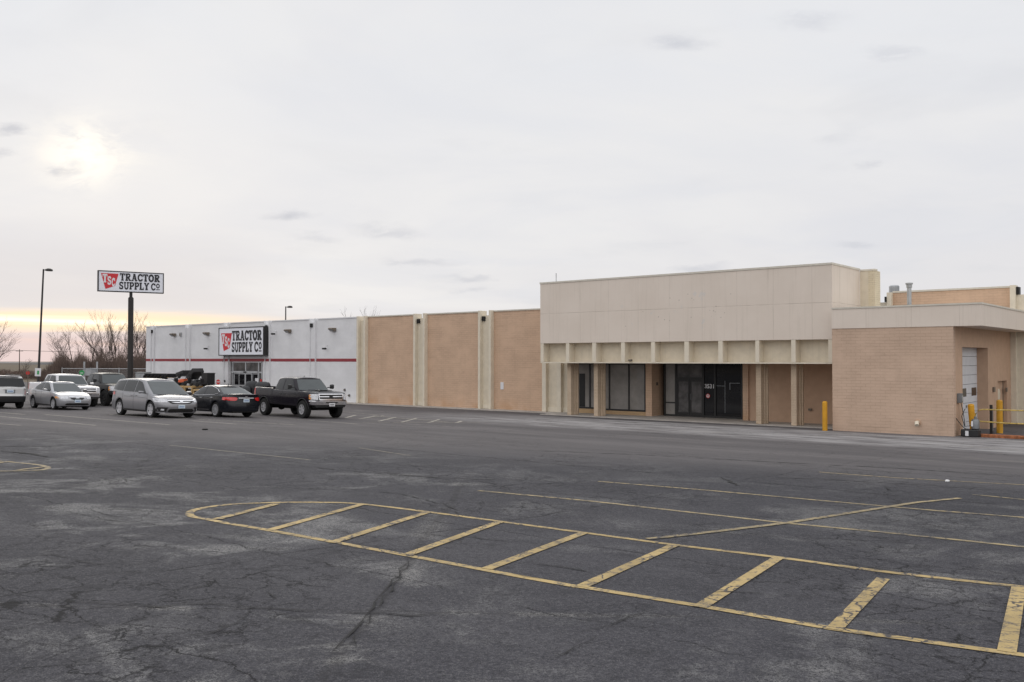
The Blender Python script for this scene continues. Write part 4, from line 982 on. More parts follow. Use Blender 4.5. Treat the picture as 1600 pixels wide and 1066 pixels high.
# ------------------------------------------------------------------ vehicles
def interp(prof, x):
    if x <= prof[0][0]: return prof[0][1]
    for (a, fa), (b, fb) in zip(prof, prof[1:]):
        if x <= b:
            t = (x - a) / (b - a); return fa + (fb - fa) * t
    return prof[-1][1]
def sinterp(prof, x, w=.10):       # softened profile
    return sum(interp(prof, x + w * k) * g for k, g in ((-1, .12), (-.5, .22), (0, .32), (.5, .22), (1, .12)))
def wheel(R_, wd, rim, spokes, rmat='alloy', sw=.06):
    r = empty('wheel')
    t = MB(); t.lathe([(rim, -wd / 2 + .01), (R_ * .93, -wd / 2), (R_ * .985, -wd * .40), (R_, -wd * .25), (R_, wd * .25), (R_ * .985, wd * .40), (R_ * .93, wd / 2), (rim, wd / 2 - .01), (rim * .98, wd * .2), (rim * .98, -wd * .2), (rim, -wd / 2 + .01)], axis='y', n=36, caps=False)
    t.build('tyre', 'rubber', r, smooth=30)
    MB().lathe([(0, wd * .05), (rim * .97, wd * .05), (rim * .97, wd * .0), (0, 0)], axis='y', n=28).build('brake_disc', 'underbody', r)
    m = MB()
    m.lathe([(rim * 1.03, wd / 2 - .012), (rim * 1.03, wd / 2 + .004), (rim * .90, wd / 2 - .004), (rim * .88, wd / 2 - .05), (rim * .92, wd * .12), (rim * 1.0, wd * .12)], axis='y', n=36, caps=False)
    m.lathe([(0, wd / 2 - .012), (rim * .16, wd / 2 - .014), (rim * .24, wd / 2 - .04), (rim * .24, wd * .1), (0, wd * .1)], axis='y', n=18)
    for k in range(spokes):
        a = 2 * math.pi * (k + .25) / spokes; c, s = math.cos(a), math.sin(a)
        def q(rr, tt, y): return (rr * c - tt * s, y, rr * s + tt * c)
        h0, h1 = sw * .9, sw * 1.35
        m.add([q(rim * .18, -h0, wd / 2 - .02), q(rim * .18, h0, wd / 2 - .02), q(rim * .92, h1 * .7, wd / 2 - .012), q(rim * .92, -h1 * .7, wd / 2 - .012),
               q(rim * .18, -h0, wd * .15), q(rim * .18, h0, wd * .15), q(rim * .92, h1 * .7, wd * .15), q(rim * .92, -h1 * .7, wd * .15)],
              [(0, 1, 2, 3), (7, 6, 5, 4), (0, 3, 7, 4), (1, 5, 6, 2), (2, 6, 7, 3), (0, 4, 5, 1)])
    m.build('rim', rmat, r, smooth=30)
    return r

class Car:
    def __init__(s, name, S):
        s.S = S; s.root = empty(name); s.name = name
        s.XF, s.XR, s.W, s.n = S['XF'], S['XR'], S['W'], S.get('n', 7)
        s.body()
        s.house()
        s.wheels()
    def ext(s, z):
        xf = s.XF - interp(s.S['fp'], z); xr = s.XR + interp(s.S['rp'], z)
        return (xf + xr) / 2, (xf - xr) / 2
    def hw(s, z): return s.W * interp(s.S['wp'], z)
    def se(s, q, n=None):
        q = min(1, abs(q)); n = n or s.n; return max(0, 1 - q ** n) ** (1 / n)
    def side(s, x, z):
        xm, l = s.ext(z); return s.hw(z) * s.se((x - xm) / l)
    def end(s, y, z, f=1):
        xm, l = s.ext(z); return xm + f * l * s.se(min(.972, abs(y) / s.hw(z)))
    def zb(s, x):
        S = s.S; z = interp(S['bot'], x)
        for xa in (S['xfa'], S['xra']):
            d = abs(x - xa); Ra = S['Ra']
            if d < Ra: z = max(z, S['R'] + math.sqrt(Ra * Ra - d * d) * S.get('ka', 1))
        return z
    def body(s):
        S = s.S; N = 90
        qs = [math.sin(math.pi / 2 * (-1 + 2 * i / N)) for i in range(N + 1)]
        qs = [(.55 * q + .45 * (-1 + 2 * i / N)) for i, q in enumerate(qs)]
        # extra stations at the arch ends
        xm, l = s.ext(.5)
        for xa in (S['xfa'], S['xra']):
            for d in (-1, 1):
                for e in (.999, 1.001): qs.append((xa + d * S['Ra'] * e - xm) / l)
        qs = sorted(qs)
        LV = [(0, .985), (.05, 1), (.2, 1), (.35, 1), (.5, 1), (.62, 1), (.74, 1), (.84, 1), (.92, .997), (.97, .985), (1, .955)]
        bed = S.get('bed')
        m = MB(); L_ = []; R__ = []
        for q in qs:
            xr_ = xm + q * l; zb, zt_ = s.zb(xr_), sinterp(S['top'], xr_)
            colL = []
            for f, e in LV:
                z = zb + (zt_ - zb) * f; x0, ll = s.ext(z)
                colL.append((x0 + q * ll, s.hw(z) * s.se(q) * e, z))
            L_.append(colL); R__.append([(x, -y, z) for x, y, z in colL])
        m.grid(L_); m.grid(R__)
        C = 8
        rows = []; cur = []
        for i, q in enumerate(qs):
            x, y, z = L_[i][-1]
            inb = bed and bed[0] < x < bed[1]
            if inb:
                if cur: m.grid(cur) if len(cur) > 1 else None; last = cur[-1]; cur = []
                rows.append((x, y, z)); continue
            if rows and not cur and len(rows) > 0 and i and (bed and bed[0] < L_[i - 1][-1][0] < bed[1]):
                pass
            cr = S.get('crown', .05) * min(1, y / s.W)
            cur.append([(x, y * (1 - 2 * k / C), z + cr * (1 - (1 - 2 * k / C) ** 2)) for k in range(C + 1)])
        if len(cur) > 1: m.grid(cur)
        if rows:
            g = [[(x, y, z), (x, y - .07, z + .01), (x, y - .08, z - .45), (x, -(y - .08), z - .45), (x, -(y - .07), z + .01), (x, -y, z)] for x, y, z in rows]
            m.grid(g)
            a, b = rows[0], rows[-1]
            for (x, y, z), dx in ((a, -.02), (b, .02)):
                m.box(min(x, x + dx * 4), max(x, x + dx * 4), -(y - .02), y - .02, z - .5, z + .008)
        # bottom closure so nothing shows through
        s.bodyo = m.build('body', S['paint'], s.root, smooth=50)
        u = MB(); xa0, xa1 = s.XR + .25, s.XF - .25; yi = s.W - .30; zt1 = min(p[1] for p in S['top']) - .08
        u.box(xa0, xa1, -yi, yi, S['clr'], zt1)
        for a, b in ((s.XR + .18, S['xra'] - S['Ra'] - .01), (S['xra'] + S['Ra'] + .01, S['xfa'] - S['Ra'] - .01), (S['xfa'] + S['Ra'] + .01, s.XF - .22)):
            if b > a: kk = .90 if (a > S['xra'] and b < S['xfa']) else .66; u.box(a, b, -s.W * kk, s.W * kk, interp(S['bot'], (a + b) / 2) + .015, zt1 - .02)
        for xa in (S['xfa'], S['xra']): u.box(xa - .06, xa + .06, -S['track'] / 2, S['track'] / 2, S['R'] - .05, S['R'] + .05)
        u.build('chassis', 'underbody', s.root)
    # greenhouse
    def gl(s, t):
        g = s.S['gh']; xf = g['bf'] + (g['tf'] - g['bf']) * t; xr = g['br'] + (g['tr'] - g['br']) * t
        w = g['wb'] + (g['wt'] - g['wb']) * (t ** 1.35); return (xf + xr) / 2, (xf - xr) / 2, w
    def gz(s, q, t):
        g = s.S['gh']; xm, l, w = s.gl(0); z0 = sinterp(s.S['top'], xm + q * l) - .03
        xm1, l1, _ = s.gl(1); z1 = g['z'] - g.get('drop', .05) * abs(q) ** 3 - g.get('slope', 0) * (1 - q) / 2
        return z0 + (z1 - z0) * t
    def gp(s, q, t, sg=1, off=0.):
        g = s.S['gh']; n = g.get('n', 7); xm, l, w = s.gl(t)
        return (xm + q * l, sg * (w * s.se(q, n) + off), s.gz(q, t))
    def house(s):
        g = s.S['gh']; N = 44
        qs = [.5 * math.sin(math.pi / 2 * (-1 + 2 * i / N)) + .5 * (-1 + 2 * i / N) for i in range(N + 1)]
        m = MB(); TV = [0, .15, .3, .45, .6, .75, .88, .96]; L_ = []; R_ = []
        for q in qs:
            c = [s.gp(q, t) for t in TV]; x, y, z = s.gp(q, 1); c.append((x, y * .965, z + .0)); L_.append(c); R_.append([(x, -y, z) for x, y, z in c])
        m.grid(L_); m.grid(R_)
        C = 8; cr = g.get('crown', .05)
        m.grid([[(c[-1][0], c[-1][1] * (1 - 2 * k / C), c[-1][2] + cr * (1 - (1 - 2 * k / C) ** 2)) for k in range(C + 1)] for c in L_])
        s.gho = m.build('cabin', s.S['paint'], s.root, smooth=50)
        def screen(f, y0, t0, t1, name, material, o=.012):
            rows = []
            for i in range(7):
                t = t0 + (t1 - t0) * i / 6; row = []
                for j in range(13):
                    yf = y0 * (-1 + 2 * j / 12); n = g.get('n', 7); q = f * (1 - abs(yf) ** n) ** (1 / n); xm, l, w = s.gl(t)
                    row.append((xm + q * l + f * o, yf * w, s.gz(q, t) + o * .6))
                rows.append(row)
            MB().grid(rows).build(name, material, s.root, smooth=60)
        screen(1, g.get('wsy', .88), .10, .93, 'windscreen', 'windscreen')
        screen(-1, g.get('rsy', .86), g.get('rt0', .12), g.get('rt1', .90), 'rear_window', g.get('rear_mat', 'car_glass'))
        for sg in (1, -1):
            for cols in g['win']:
                rows = []
                for x, t0, t1 in cols:
                    row = []
                    for i in range(5):
                        t = t0 + (t1 - t0) * i / 4; xm, l, w = s.gl(t); q = (x - xm) / l; row.append(s.gp(q, t, sg, .008))
                    rows.append(row)
                MB().grid(rows).build('side_window', 'car_glass', s.root, smooth=60)
    def wheels(s):
        S = s.S; w0 = wheel(S['R'], S.get('tw', .23), S['rim'], S.get('spokes', 5), S.get('rmat', 'alloy'), S.get('sw', .05)); first = True
        for xa in (S['xfa'], S['xra']):
            for sg in (1, -1):
                o = w0 if first else copy_tree(w0, s.root); first = False
                o.parent = s.root; o.location = (xa, sg * S['track'] / 2, S['R']); o.rotation_euler = (0, 0, 0 if sg > 0 else math.pi)
    def patch(s, rows, name, material, f=1, off=.012, thick=.04, n=10, mirror=False, parent=None):
        """closed panel on the nose (f=1) or tail (f=-1): rows (z, y0, y1)"""
        m = MB()
        for sg in ((1, -1) if mirror else (1,)):
            A = []; B = []
            for z, y0, y1 in rows:
                A.append([(s.end(y, z, f) + f * off, sg * max(-.985 * s.hw(z) - .004, min(.985 * s.hw(z) + .004, y)), z) for y in (y0 + (y1 - y0) * i / n for i in range(n + 1))])
                B.append([(x - f * thick, y, z) for x, y, z in A[-1]])
            m.grid(A); m.grid(B); m.grid([A[0], B[0]]); m.grid([A[-1], B[-1]]); m.grid([[r[0] for r in A], [r[0] for r in B]]); m.grid([[r[-1] for r in A], [r[-1] for r in B]])
            if mirror:
                m.build(name, material, parent or s.root, smooth=40); m = MB()
        if not mirror: return m.build(name, material, parent or s.root, smooth=40)
    def sidep(s, cols, name, material, off=.006, sides=(1, -1), n=3):
        for sg in sides:
            rows = []
            for x, z0, z1 in cols: rows.append([(x, sg * (s.side(x, z) + off), z) for z in (z0 + (z1 - z0) * i / n for i in range(n + 1))])
            MB().grid(rows).build(name, material, s.root, smooth=40)
    def seams(s, xs, z0, z1):
        for x in xs: s.sidep([(x - .007, z0, z1), (x + .007, z0, z1)], 'door_seam', 'underbody', .002, n=8)
    def handles(s, pts, material):
        for x, z in pts:
            for sg in (1, -1):
                y = s.side(x, z); MB().box(x - .10, x + .10, *sorted((sg * (y + .004), sg * (y + .035))), z - .014, z + .014).build('door_handle', material, s.root, bevel=.008)
    def mirror(s, x, z, material, sx=.10, sy=.22, sz=.15, out=.06):
        for sg in (1, -1):
            y = s.side(x, z - .12); m = MB(); y0, y1 = y + out, y + out + sy
            m.add([(x + sx * a, sg * yy, z + sz * c) for yy, k in ((y0, .7), (y1, .85)) for a, c in ((-.5, -.5 * k), (.5, -.35 * k), (.55, .3 * k), (-.5, .5 * k))],
                  [(0, 1, 2, 3), (7, 6, 5, 4), (0, 4, 5, 1), (1, 5, 6, 2), (2, 6, 7, 3), (3, 7, 4, 0)])
            mo = m.build('wing_mirror', material, s.root, bevel=.02)
            MB().tube([(x, sg * (y - .06), z - .05), (x, sg * (y0 + .03), z - .03)], .025, 6).build('mirror_arm', 'black_plastic', mo)
    def plate(s, z, f=1, y=0., white=False, off=.03):
        x = s.end(y, z, f) + f * off
        MB().box(min(x, x - f * .012), max(x, x - f * .012), y - .155, y + .155, z - .075, z + .075).build('number_plate', 'plain_white' if white else 'plate', s.root)
        m = MB(); x2 = x + f * .003
        if not white:
            for k in range(6):
                y0 = y - .115 + k * .04; m.add([(x2, y0, z - .035), (x2, y0 + .024, z - .035), (x2, y0 + .024, z + .02), (x2, y0, z + .02)], [(0, 1, 2, 3)])
        else: m.add([(x2, y - .11, z - .03), (x2, y + .11, z - .03), (x2, y + .11, z + .02), (x2, y - .11, z + .02)], [(0, 1, 2, 3)])
        m.build('plate_characters', 'plate_blue' if not white else 'grey_metal', s.root)
    def place(s, pix, heading, near, label, cat, group=None, axle='xfa'):
        """pix: where the near wheel of the given axle meets the ground"""
        h = Vector((heading[0], heading[1])).normalized(); p = G(*pix)
        lft = Vector((-h.y, h.x))
        c = Vector((p.x, p.y)) - h * s.S[axle] - lft * near * (s.S['track'] / 2 + s.S.get('tw', .23) * .35)
        e = .5
        fx = Vector((h.x, h.y, (zg(c.x + h.x, c.y + h.y) - zg(c.x - h.x, c.y - h.y)) / 2)).normalized()
        fy = Vector((lft.x, lft.y, (zg(c.x + lft.x, c.y + lft.y) - zg(c.x - lft.x, c.y - lft.y)) / 2)).normalized()
        fz = fx.cross(fy).normalized(); fy = fz.cross(fx)
        mt = Matrix((fx, fy, fz)).transposed()
        s.root.rotation_euler = mt.to_euler(); s.root.location = (c.x, c.y, zg(c.x, c.y) - .005)
        tag(s.root, label, cat, group)
GRP = 'cars parked in the lot'
HD = (.745, -.667)

# silver minivan
van = Car('parked_minivan', dict(XF=2.46, XR=-2.70, W=.995, n=6.5, xfa=1.50, xra=-1.50, R=.365, Ra=.435, rim=.245, tw=.235, track=1.70, clr=.24, spokes=5, sw=.075, paint='silver_paint', crown=.07,
    bot=[(-2.8, .34), (-2.2, .26), (2.0, .24), (2.5, .26)],
    top=[(-2.8, 1.10), (-2.2, 1.14), (-.5, 1.10), (1.35, 1.05), (1.75, .99), (2.15, .90), (2.5, .76)],
    fp=[(.2, .10), (.35, .02), (.5, 0), (.66, .02), (.8, .10), (1.0, .30), (1.2, .5)], rp=[(.2, .08), (.4, .0), (.6, 0), (.8, .05), (1.15, .09)],
    wp=[(.2, .94), (.35, .975), (.6, 1.0), (.8, .995), (1.0, .975), (1.2, .95)],
    gh=dict(bf=1.72, tf=.48, br=-2.62, tr=-2.36, wb=.95, wt=.735, z=1.70, n=8, crown=.055, drop=.05, slope=.02, rear_mat='car_glass',
        win=[[(.95, .10, .16), (.70, .10, .45), (.45, .10, .72), (.25, .10, .86), (.05, .10, .90), (-.05, .10, .91)], [(-.12, .10, .91), (-.6, .09, .92), (-1.15, .09, .91)], [(-1.21, .09, .91), (-1.8, .12, .88), (-2.1, .16, .82), (-2.30, .24, .70)]])))
van.patch([(.655, -.42, .42), (.70, -.52, .52), (.76, -.56, .56), (.83, -.60, .60)], 'grille', 'dark_frame', off=.012)
van.patch([(.775, -.60, .60), (.80, -.64, .64), (.815, -.64, .64)], 'grille_bar', 'chrome', off=.035); van.patch([(.69, -.28, .28), (.715, -.42, .42), (.73, -.46, .46)], 'grille_bar', 'chrome', off=.03)
van.patch([(.73, -.07, .07), (.80, -.07, .07)], 'emblem', 'chrome', off=.05, thick=.02)
van.patch([(.27, -.55, .55), (.33, -.62, .62), (.42, -.52, .52)], 'lower_grille', 'dark_frame', off=.01)
van.patch([(.30, .66, .92), (.38, .66, .955), (.49, .60, .955)], 'fog_lamp_surround', 'dark_frame', off=.008, mirror=True); van.patch([(.35, .76, .85), (.42, .76, .85)], 'fog_lamp', 'lamp_clear', off=.02, mirror=True)
van.patch([(.71, .64, .955), (.76, .60, .968), (.83, .62, .972), (.87, .78, .965)], 'headlight', 'lamp_clear', off=.010, mirror=True, n=14)
van.patch([(.235, -.85, .85), (.262, -.90, .90)], 'lower_lip', 'silver_paint', off=.03)
van.plate(.52); van.seams([.30 + .9, -.08, -1.18], .30, 1.08); van.handles([(.12, .96), (-.30, .96)], 'silver_paint'); van.mirror(.95, 1.12, 'silver_paint')
van.sidep([(-1.02, .26, .34), (-.4, .26, .34), (.5, .26, .33), (1.04, .26, .33)], 'sill', 'dark_frame', .004)
van.patch([(.95, .78, .965), (1.02, .74, .968), (1.10, .80, .965)], 'tail_lamp', 'lamp_red', f=-1, off=.012, mirror=True, n=12)
van.sidep([(-2.55, .92, 1.10), (-2.42, .95, 1.09), (-2.30, 1.0, 1.07)], 'tail_lamp', 'lamp_red', .010)
van.sidep([(-2.3, .93, .945), (-1.0, .90, .912), (.5, .88, .89), (1.3, .85, .86)], 'slide_track', 'underbody', .003)
van.place((235, 652.8), HD, -1, 'silver minivan in the front row, second vehicle left of the dark pickup with chrome bumper', 'minivan', GRP)

# silver saloon
sed = Car('parked_saloon', dict(XF=2.22, XR=-2.28, W=.888, n=6, xfa=1.32, xra=-1.33, R=.315, Ra=.375, rim=.205, tw=.2, track=1.54, clr=.2, spokes=7, sw=.04, paint='sedan_silver', crown=.06,
    bot=[(-2.4, .30), (-2.0, .22), (1.9, .20), (2.3, .22)],
    top=[(-2.4, .96), (-2.0, 1.02), (-1.5, 1.02), (-.5, .98), (.95, .95), (1.5, .88), (1.95, .78), (2.3, .64)],
    fp=[(.2, .08), (.32, .01), (.5, 0), (.62, .04), (.75, .14), (1.0, .45)], rp=[(.2, .1), (.4, .01), (.6, 0), (.85, .04), (1.05, .10)],
    wp=[(.2, .94), (.35, .98), (.6, 1.0), (.8, .985), (1.05, .94)],
    gh=dict(bf=1.22, tf=.38, br=-1.90, tr=-1.05, wb=.83, wt=.60, z=1.43, n=7, crown=.05, drop=.05,
        win=[[(.78, .10, .20), (.5, .10, .55), (.25, .10, .82), (.05, .10, .90), (-.20, .10, .91)], [(-.27, .10, .91), (-.6, .10, .89), (-.85, .10, .80), (-1.05, .12, .62), (-1.2, .15, .42)]])))
sed.patch([(.53, -.16, .16), (.57, -.30, .30), (.66, -.36, .36), (.69, -.36, .36)], 'grille', 'dark_frame', off=.012); sed.patch([(.62, -.09, .09), (.645, -.09, .09)], 'emblem', 'chrome', off=.03, thick=.02)
sed.patch([(.665, -.40, .40), (.695, -.40, .40)], 'grille_bar', 'chrome', off=.022)
sed.patch([(.26, -.56, .56), (.30, -.60, .60), (.36, -.52, .52)], 'lower_grille', 'dark_frame', off=.01)
sed.patch([(.58, .50, .80), (.64, .46, .84), (.70, .48, .855), (.73, .62, .84)], 'headlight', 'lamp_clear', off=.010, mirror=True, n=14)
sed.patch([(.60, .80, .865), (.70, .83, .868)], 'side_marker', 'lamp_amber', off=.014, mirror=True)
sed.plate(.47); sed.seams([.98, -.23, -1.02], .28, .95); sed.handles([(-.02, .80), (-1.0, .80)], 'sedan_silver'); sed.mirror(.66, 1.02, 'sedan_silver', sy=.18, sz=.13)
sed.sidep([(-.95, .23, .28), (.95, .21, .26)], 'sill', 'dark_frame', .004)
MB().box(-.75, .15, -.42, .42, 1.475, 1.484).build('sunroof', 'car_glass', sed.root)
sed.patch([(.78, .55, .83), (.92, .60, .83)], 'tail_lamp', 'lamp_red', f=-1, off=.01, mirror=True)
sed.place((83, 640.3), HD, -1, 'small silver saloon parked between the silver SUV and the white pickup', 'car', GRP)

# black saloon seen from behind
bsd = Car('parked_saloon', dict(XF=2.50, XR=-2.60, W=.927, n=6.5, xfa=1.45, xra=-1.39, R=.345, Ra=.405, rim=.245, tw=.23, track=1.58, clr=.22, spokes=10, sw=.03, paint='black_paint', crown=.05,
    bot=[(-2.7, .32), (-2.2, .24), (2.2, .22), (2.6, .24)],
    top=[(-2.7, 1.02), (-2.45, 1.08), (-2.0, 1.07), (-1.2, 1.03), (.95, .98), (1.6, .92), (2.2, .82), (2.6, .66)],
    fp=[(.2, .08), (.4, .0), (.6, .02), (.8, .14), (1.0, .45)], rp=[(.2, .10), (.35, .02), (.55, 0), (.70, .03), (.95, .06), (1.1, .05)],
    wp=[(.2, .94), (.4, .985), (.65, 1.0), (.85, .985), (1.1, .94)],
    gh=dict(bf=1.20, tf=.25, br=-2.10, tr=-1.12, wb=.86, wt=.60, z=1.455, n=7, crown=.045, drop=.05, rear_mat='windscreen', rsy=.9,
        win=[[(.75, .10, .20), (.45, .10, .55), (.15, .10, .84), (-.05, .10, .90), (-.25, .10, .91)], [(-.33, .10, .91), (-.7, .10, .90), (-1.0, .12, .80), (-1.25, .18, .62), (-1.45, .28, .40)]])))
bsd.patch([(.79, .58, .80), (.82, .50, .905), (.88, .46, .91), (.93, .48, .905), (.95, .58, .89)], 'tail_lamp', 'lamp_red', f=-1, off=.028, mirror=True, n=14)
bsd.patch([(.905, -.40, .40), (.932, -.40, .40)], 'boot_trim', 'chrome', f=-1, off=.02); bsd.patch([(.955, -.06, .06), (1.01, -.06, .06)], 'emblem', 'chrome', f=-1, off=.02, thick=.02)
bsd.patch([(.25, -.60, .60), (.31, -.70, .70)], 'rear_diffuser', 'black_plastic', f=-1, off=.012); bsd.patch([(.60, -.86, .86), (.606, -.86, .86)], 'bumper_seam', 'underbody', f=-1, off=.004)
bsd.patch([(1.055, -.78, .78), (1.085, -.76, .76)], 'boot_lip', 'black_paint', f=-1, off=.015)
bsd.plate(.80, -1); bsd.seams([1.02, -.29, -1.12], .30, .98); bsd.handles([(-.10, .88), (-1.05, .90)], 'chrome'); bsd.mirror(.70, 1.04, 'black_paint', sy=.18, sz=.13)
bsd.sidep([(-.85, .33, .35), (.9, .31, .33)], 'sill_trim', 'chrome', .012)
for sg in (1, -1):
    g = bsd.S['gh']; pts = []
    for x, t in ((.80, .12), (.45, .58), (.15, .87), (-.25, .935), (-.7, .925), (-1.0, .83), (-1.27, .65), (-1.52, .34), (-1.45, .20), (-1.2, .10), (-.3, .07), (.80, .07)):
        xm, l, w = bsd.gl(t); pts.append(bsd.gp((x - xm) / l, t, sg, .012))
    MB().tube(pts, .013, 6).build('window_trim', 'chrome', bsd.root)
MB().lathe([(.03, 0), (.02, .05), (.01, .09), (0, .09)], (-.95, 0, 1.49), n=8).build('aerial', 'black_plastic', bsd.root)
bsd.place((336.5, 651.6), (-HD[0], -HD[1]), 1, 'black saloon seen from behind, parked between the minivan and the dark pickup', 'car', GRP, axle='xra')

# silver SUV at the left edge, seen from behind
suv = Car('parked_suv', dict(XF=2.2, XR=-2.2, W=.90, n=7, xfa=1.33, xra=-1.28, R=.35, Ra=.42, rim=.22, tw=.225, track=1.56, clr=.28, spokes=5, sw=.05, paint='suv_silver', crown=.03,
    bot=[(-2.3, .36), (2.3, .32)], top=[(-2.3, 1.08), (-.5, 1.06), (1.1, 1.06), (1.9, 1.0), (2.3, .86)],
    fp=[(.3, .05), (.6, 0), (1.0, .15)], rp=[(.3, .05), (.5, 0), (.68, .0), (.72, .05), (1.1, .07)], wp=[(.3, .96), (.6, 1.), (.9, .99), (1.1, .96)],
    gh=dict(bf=1.25, tf=.62, br=-2.13, tr=-1.90, wb=.86, wt=.70, z=1.67, n=9, crown=.04, drop=.03, rsy=.90, rt0=.16, rt1=.88,
        win=[[(.85, .1, .3), (.55, .1, .8), (-.3, .1, .88)], [(-.38, .1, .88), (-1.1, .1, .88)], [(-1.18, .1, .88), (-1.75, .12, .85)]])))
suv.patch([(.36, -.88, .88), (.50, -.895, .895), (.66, -.895, .895)], 'rear_bumper', 'black_plastic', f=-1, off=.05, thick=.10, n=16)
suv.patch([(.74, .73, .87), (.95, .76, .872), (1.10, .78, .86)], 'tail_lamp', 'lamp_red', f=-1, off=.014, mirror=True, n=8); suv.plate(.91, -1)
suv.patch([(.80, -.24, .24), (1.0, -.24, .24), (1.02, -.24, .24)], 'plate_recess', 'grey_metal', f=-1, off=.006, thick=.02)
suv.patch([(.985, -.30, .30), (1.02, -.30, .30)], 'tailgate_trim', 'suv_silver', f=-1, off=.03)
suv.sidep([(-2.05, .36, .55), (-1.72, .36, .56)], 'side_cladding', 'black_plastic', .012); suv.sidep([(-.83, .34, .50), (.88, .34, .50)], 'side_cladding', 'black_plastic', .012)
for sg in (1, -1): MB().tube([(-1.7, sg * .62, 1.69), (-1.6, sg * .62, 1.74), (.3, sg * .62, 1.76), (.45, sg * .62, 1.70)], .018, 8).build('roof_rail', 'black_plastic', suv.root)
MB().box(-2.03, -1.88, -.5, .5, 1.655, 1.70).build('spoiler', 'suv_silver', suv.root, bevel=.02)
suv.mirror(.75, 1.12, 'suv_silver')
suv.place((32.5, 638), (-HD[0], -HD[1]), -1, 'silver SUV seen from behind at the left edge of the car park', 'suv', GRP, axle='xra')

# pickups
def pickup(paint, lift=0., R_=.42, grille='chrome', bumper='chrome', rmat='alloy', mirror_big=True, rim=.23, whitepl=True, glass_t=None, crew=0.):
    a = lift
    S = dict(XF=2.75, XR=-3.10, W=1.0, n=11, xfa=1.83, xra=-1.82, R=R_, Ra=R_ + .085, rim=rim, tw=.29, track=1.74, clr=.45 + a, spokes=6, sw=.05, rmat=rmat, paint=paint, crown=.05,
        bot=[(-3.2, .62 + a), (-2.6, .58 + a), (2.2, .52 + a), (2.6, .62 + a), (2.8, .66 + a)],
        top=[(-3.2, 1.36 + a), (-1.1, 1.34 + a), (-1.0, 1.28 + a), (1.2, 1.25 + a), (1.9, 1.24 + a), (2.55, 1.19 + a), (2.72, 1.14 + a), (2.8, 1.10 + a)],
        fp=[(.5 + a, .02), (.8 + a, .0), (1.1 + a, .02), (1.3 + a, .08)], rp=[(.5 + a, .0), (1.4 + a, .0)],
        wp=[(.5 + a, .965), (.7 + a, .985), (.95 + a, 1.0), (1.15 + a, .985), (1.4 + a, .965)], bed=(-3.05, -1.12 + crew * -.0),
        gh=dict(bf=1.32, tf=.72, br=-1.08, tr=-.86, wb=.925, wt=.73, z=1.86 + a, n=9, crown=.05, drop=.035,
            win=[[(1.02, .1, .15), (.78, .1, .55), (.62, .1, .84), (.5, .1, .90), (-.02, .1, .91)], [(-.10, .10, .91), (-.5, .10, .91), (-.80, .12, .85)]]))
    c = Car('parked_pickup', S)
    c.patch([(.84 + a, -.60, .60), (.88 + a, -.66, .66), (1.12 + a, -.68, .68), (1.15 + a, -.66, .66)], 'grille_surround', grille, off=.03, thick=.08)
    for z0, z1 in ((.90, .985), (1.03, 1.105)): c.patch([(z0 + a, -.61, .61), (z1 + a, -.63, .63)], 'grille', 'dark_frame', off=.036, thick=.03)
    c.patch([(.975 + a, -.085, .085), (1.04 + a, -.085, .085)], 'emblem', 'black_plastic' if grille == 'chrome' else 'chrome', off=.052, thick=.02)
    c.patch([(.86 + a, .70, .955), (1.0 + a, .69, .962), (1.13 + a, .69, .955)], 'headlight', 'lamp_clear', off=.016, mirror=True, n=12)
    c.patch([(.88 + a, .945, .975), (1.10 + a, .945, .973)], 'side_marker', 'lamp_amber', off=.022, mirror=True, n=4)
    c.patch([(.62 + a, -.93, .93), (.70 + a, -.975, .975), (.80 + a, -.975, .975), (.82 + a, -.96, .96)], 'front_bumper', bumper, off=.10, thick=.14, n=18)
    c.patch([(.70 + a, -.30, .30), (.755 + a, -.34, .34)], 'bumper_opening', 'dark_frame', off=.106, thick=.02)
    c.patch([(.50 + a, -.78, .78), (.615 + a, -.85, .85)], 'air_dam', 'black_plastic', off=.05, thick=.12)
    c.plate(.63 + a, white=whitepl, off=.135)
    c.seams([1.16, -.06, -.98], .62 + a, 1.24 + a); c.seams([-1.06], .60 + a, 1.33 + a); c.handles([(.14, 1.08 + a), (-.22, 1.08 + a)], 'black_plastic')
    if mirror_big: c.mirror(.98, 1.45 + a, 'black_plastic', sx=.10, sy=.20, sz=.30, out=.10)
    else: c.mirror(.98, 1.36 + a, paint, sx=.1, sy=.2, sz=.16)
    for d in (S['xfa'], S['xra']):
        Ra = S['Ra']; 
        for sg in (1, -1):
            pts = [(d + (Ra + .01) * math.cos(R(t)), 0, S['R'] + (Ra + .01) * math.sin(R(t))) for t in range(5, 176, 10)]
            MB().tube([(x, sg * (c.side(x, z) + .004), z) for x, _, z in pts], .022, 6).build('wheel_arch_lip', 'black_plastic', c.root)
    c.patch([(.95 + a, .86, .975), (1.32 + a, .86, .975)], 'tail_lamp', 'lamp_red', f=-1, off=.015, mirror=True, n=6)
    c.sidep([(-3.095, .95 + a, 1.3 + a), (-2.98, .95 + a, 1.3 + a)], 'tail_lamp', 'lamp_amber', .008)
    MB().box(-3.25, -3.11, -.9, .9, .60 + a, .74 + a).build('rear_bumper', 'chrome' if bumper == 'chrome' else 'black_plastic', c.root, bevel=.03)
    # frame, axle and differential under the body
    m = MB(); m.box(-2.9, 2.4, -.48, -.38, .42 + a, .55 + a); m.box(-2.9, 2.4, .38, .48, .42 + a, .55 + a); m.lathe([(0, -.16), (.14, -.12), (.16, 0), (.14, .12), (0, .16)], (-1.82, .0, R_), 'x', 12); m.box(-.6, .2, -.5, .2, .36 + a, .54 + a)
    m.build('frame', 'underbody', c.root)
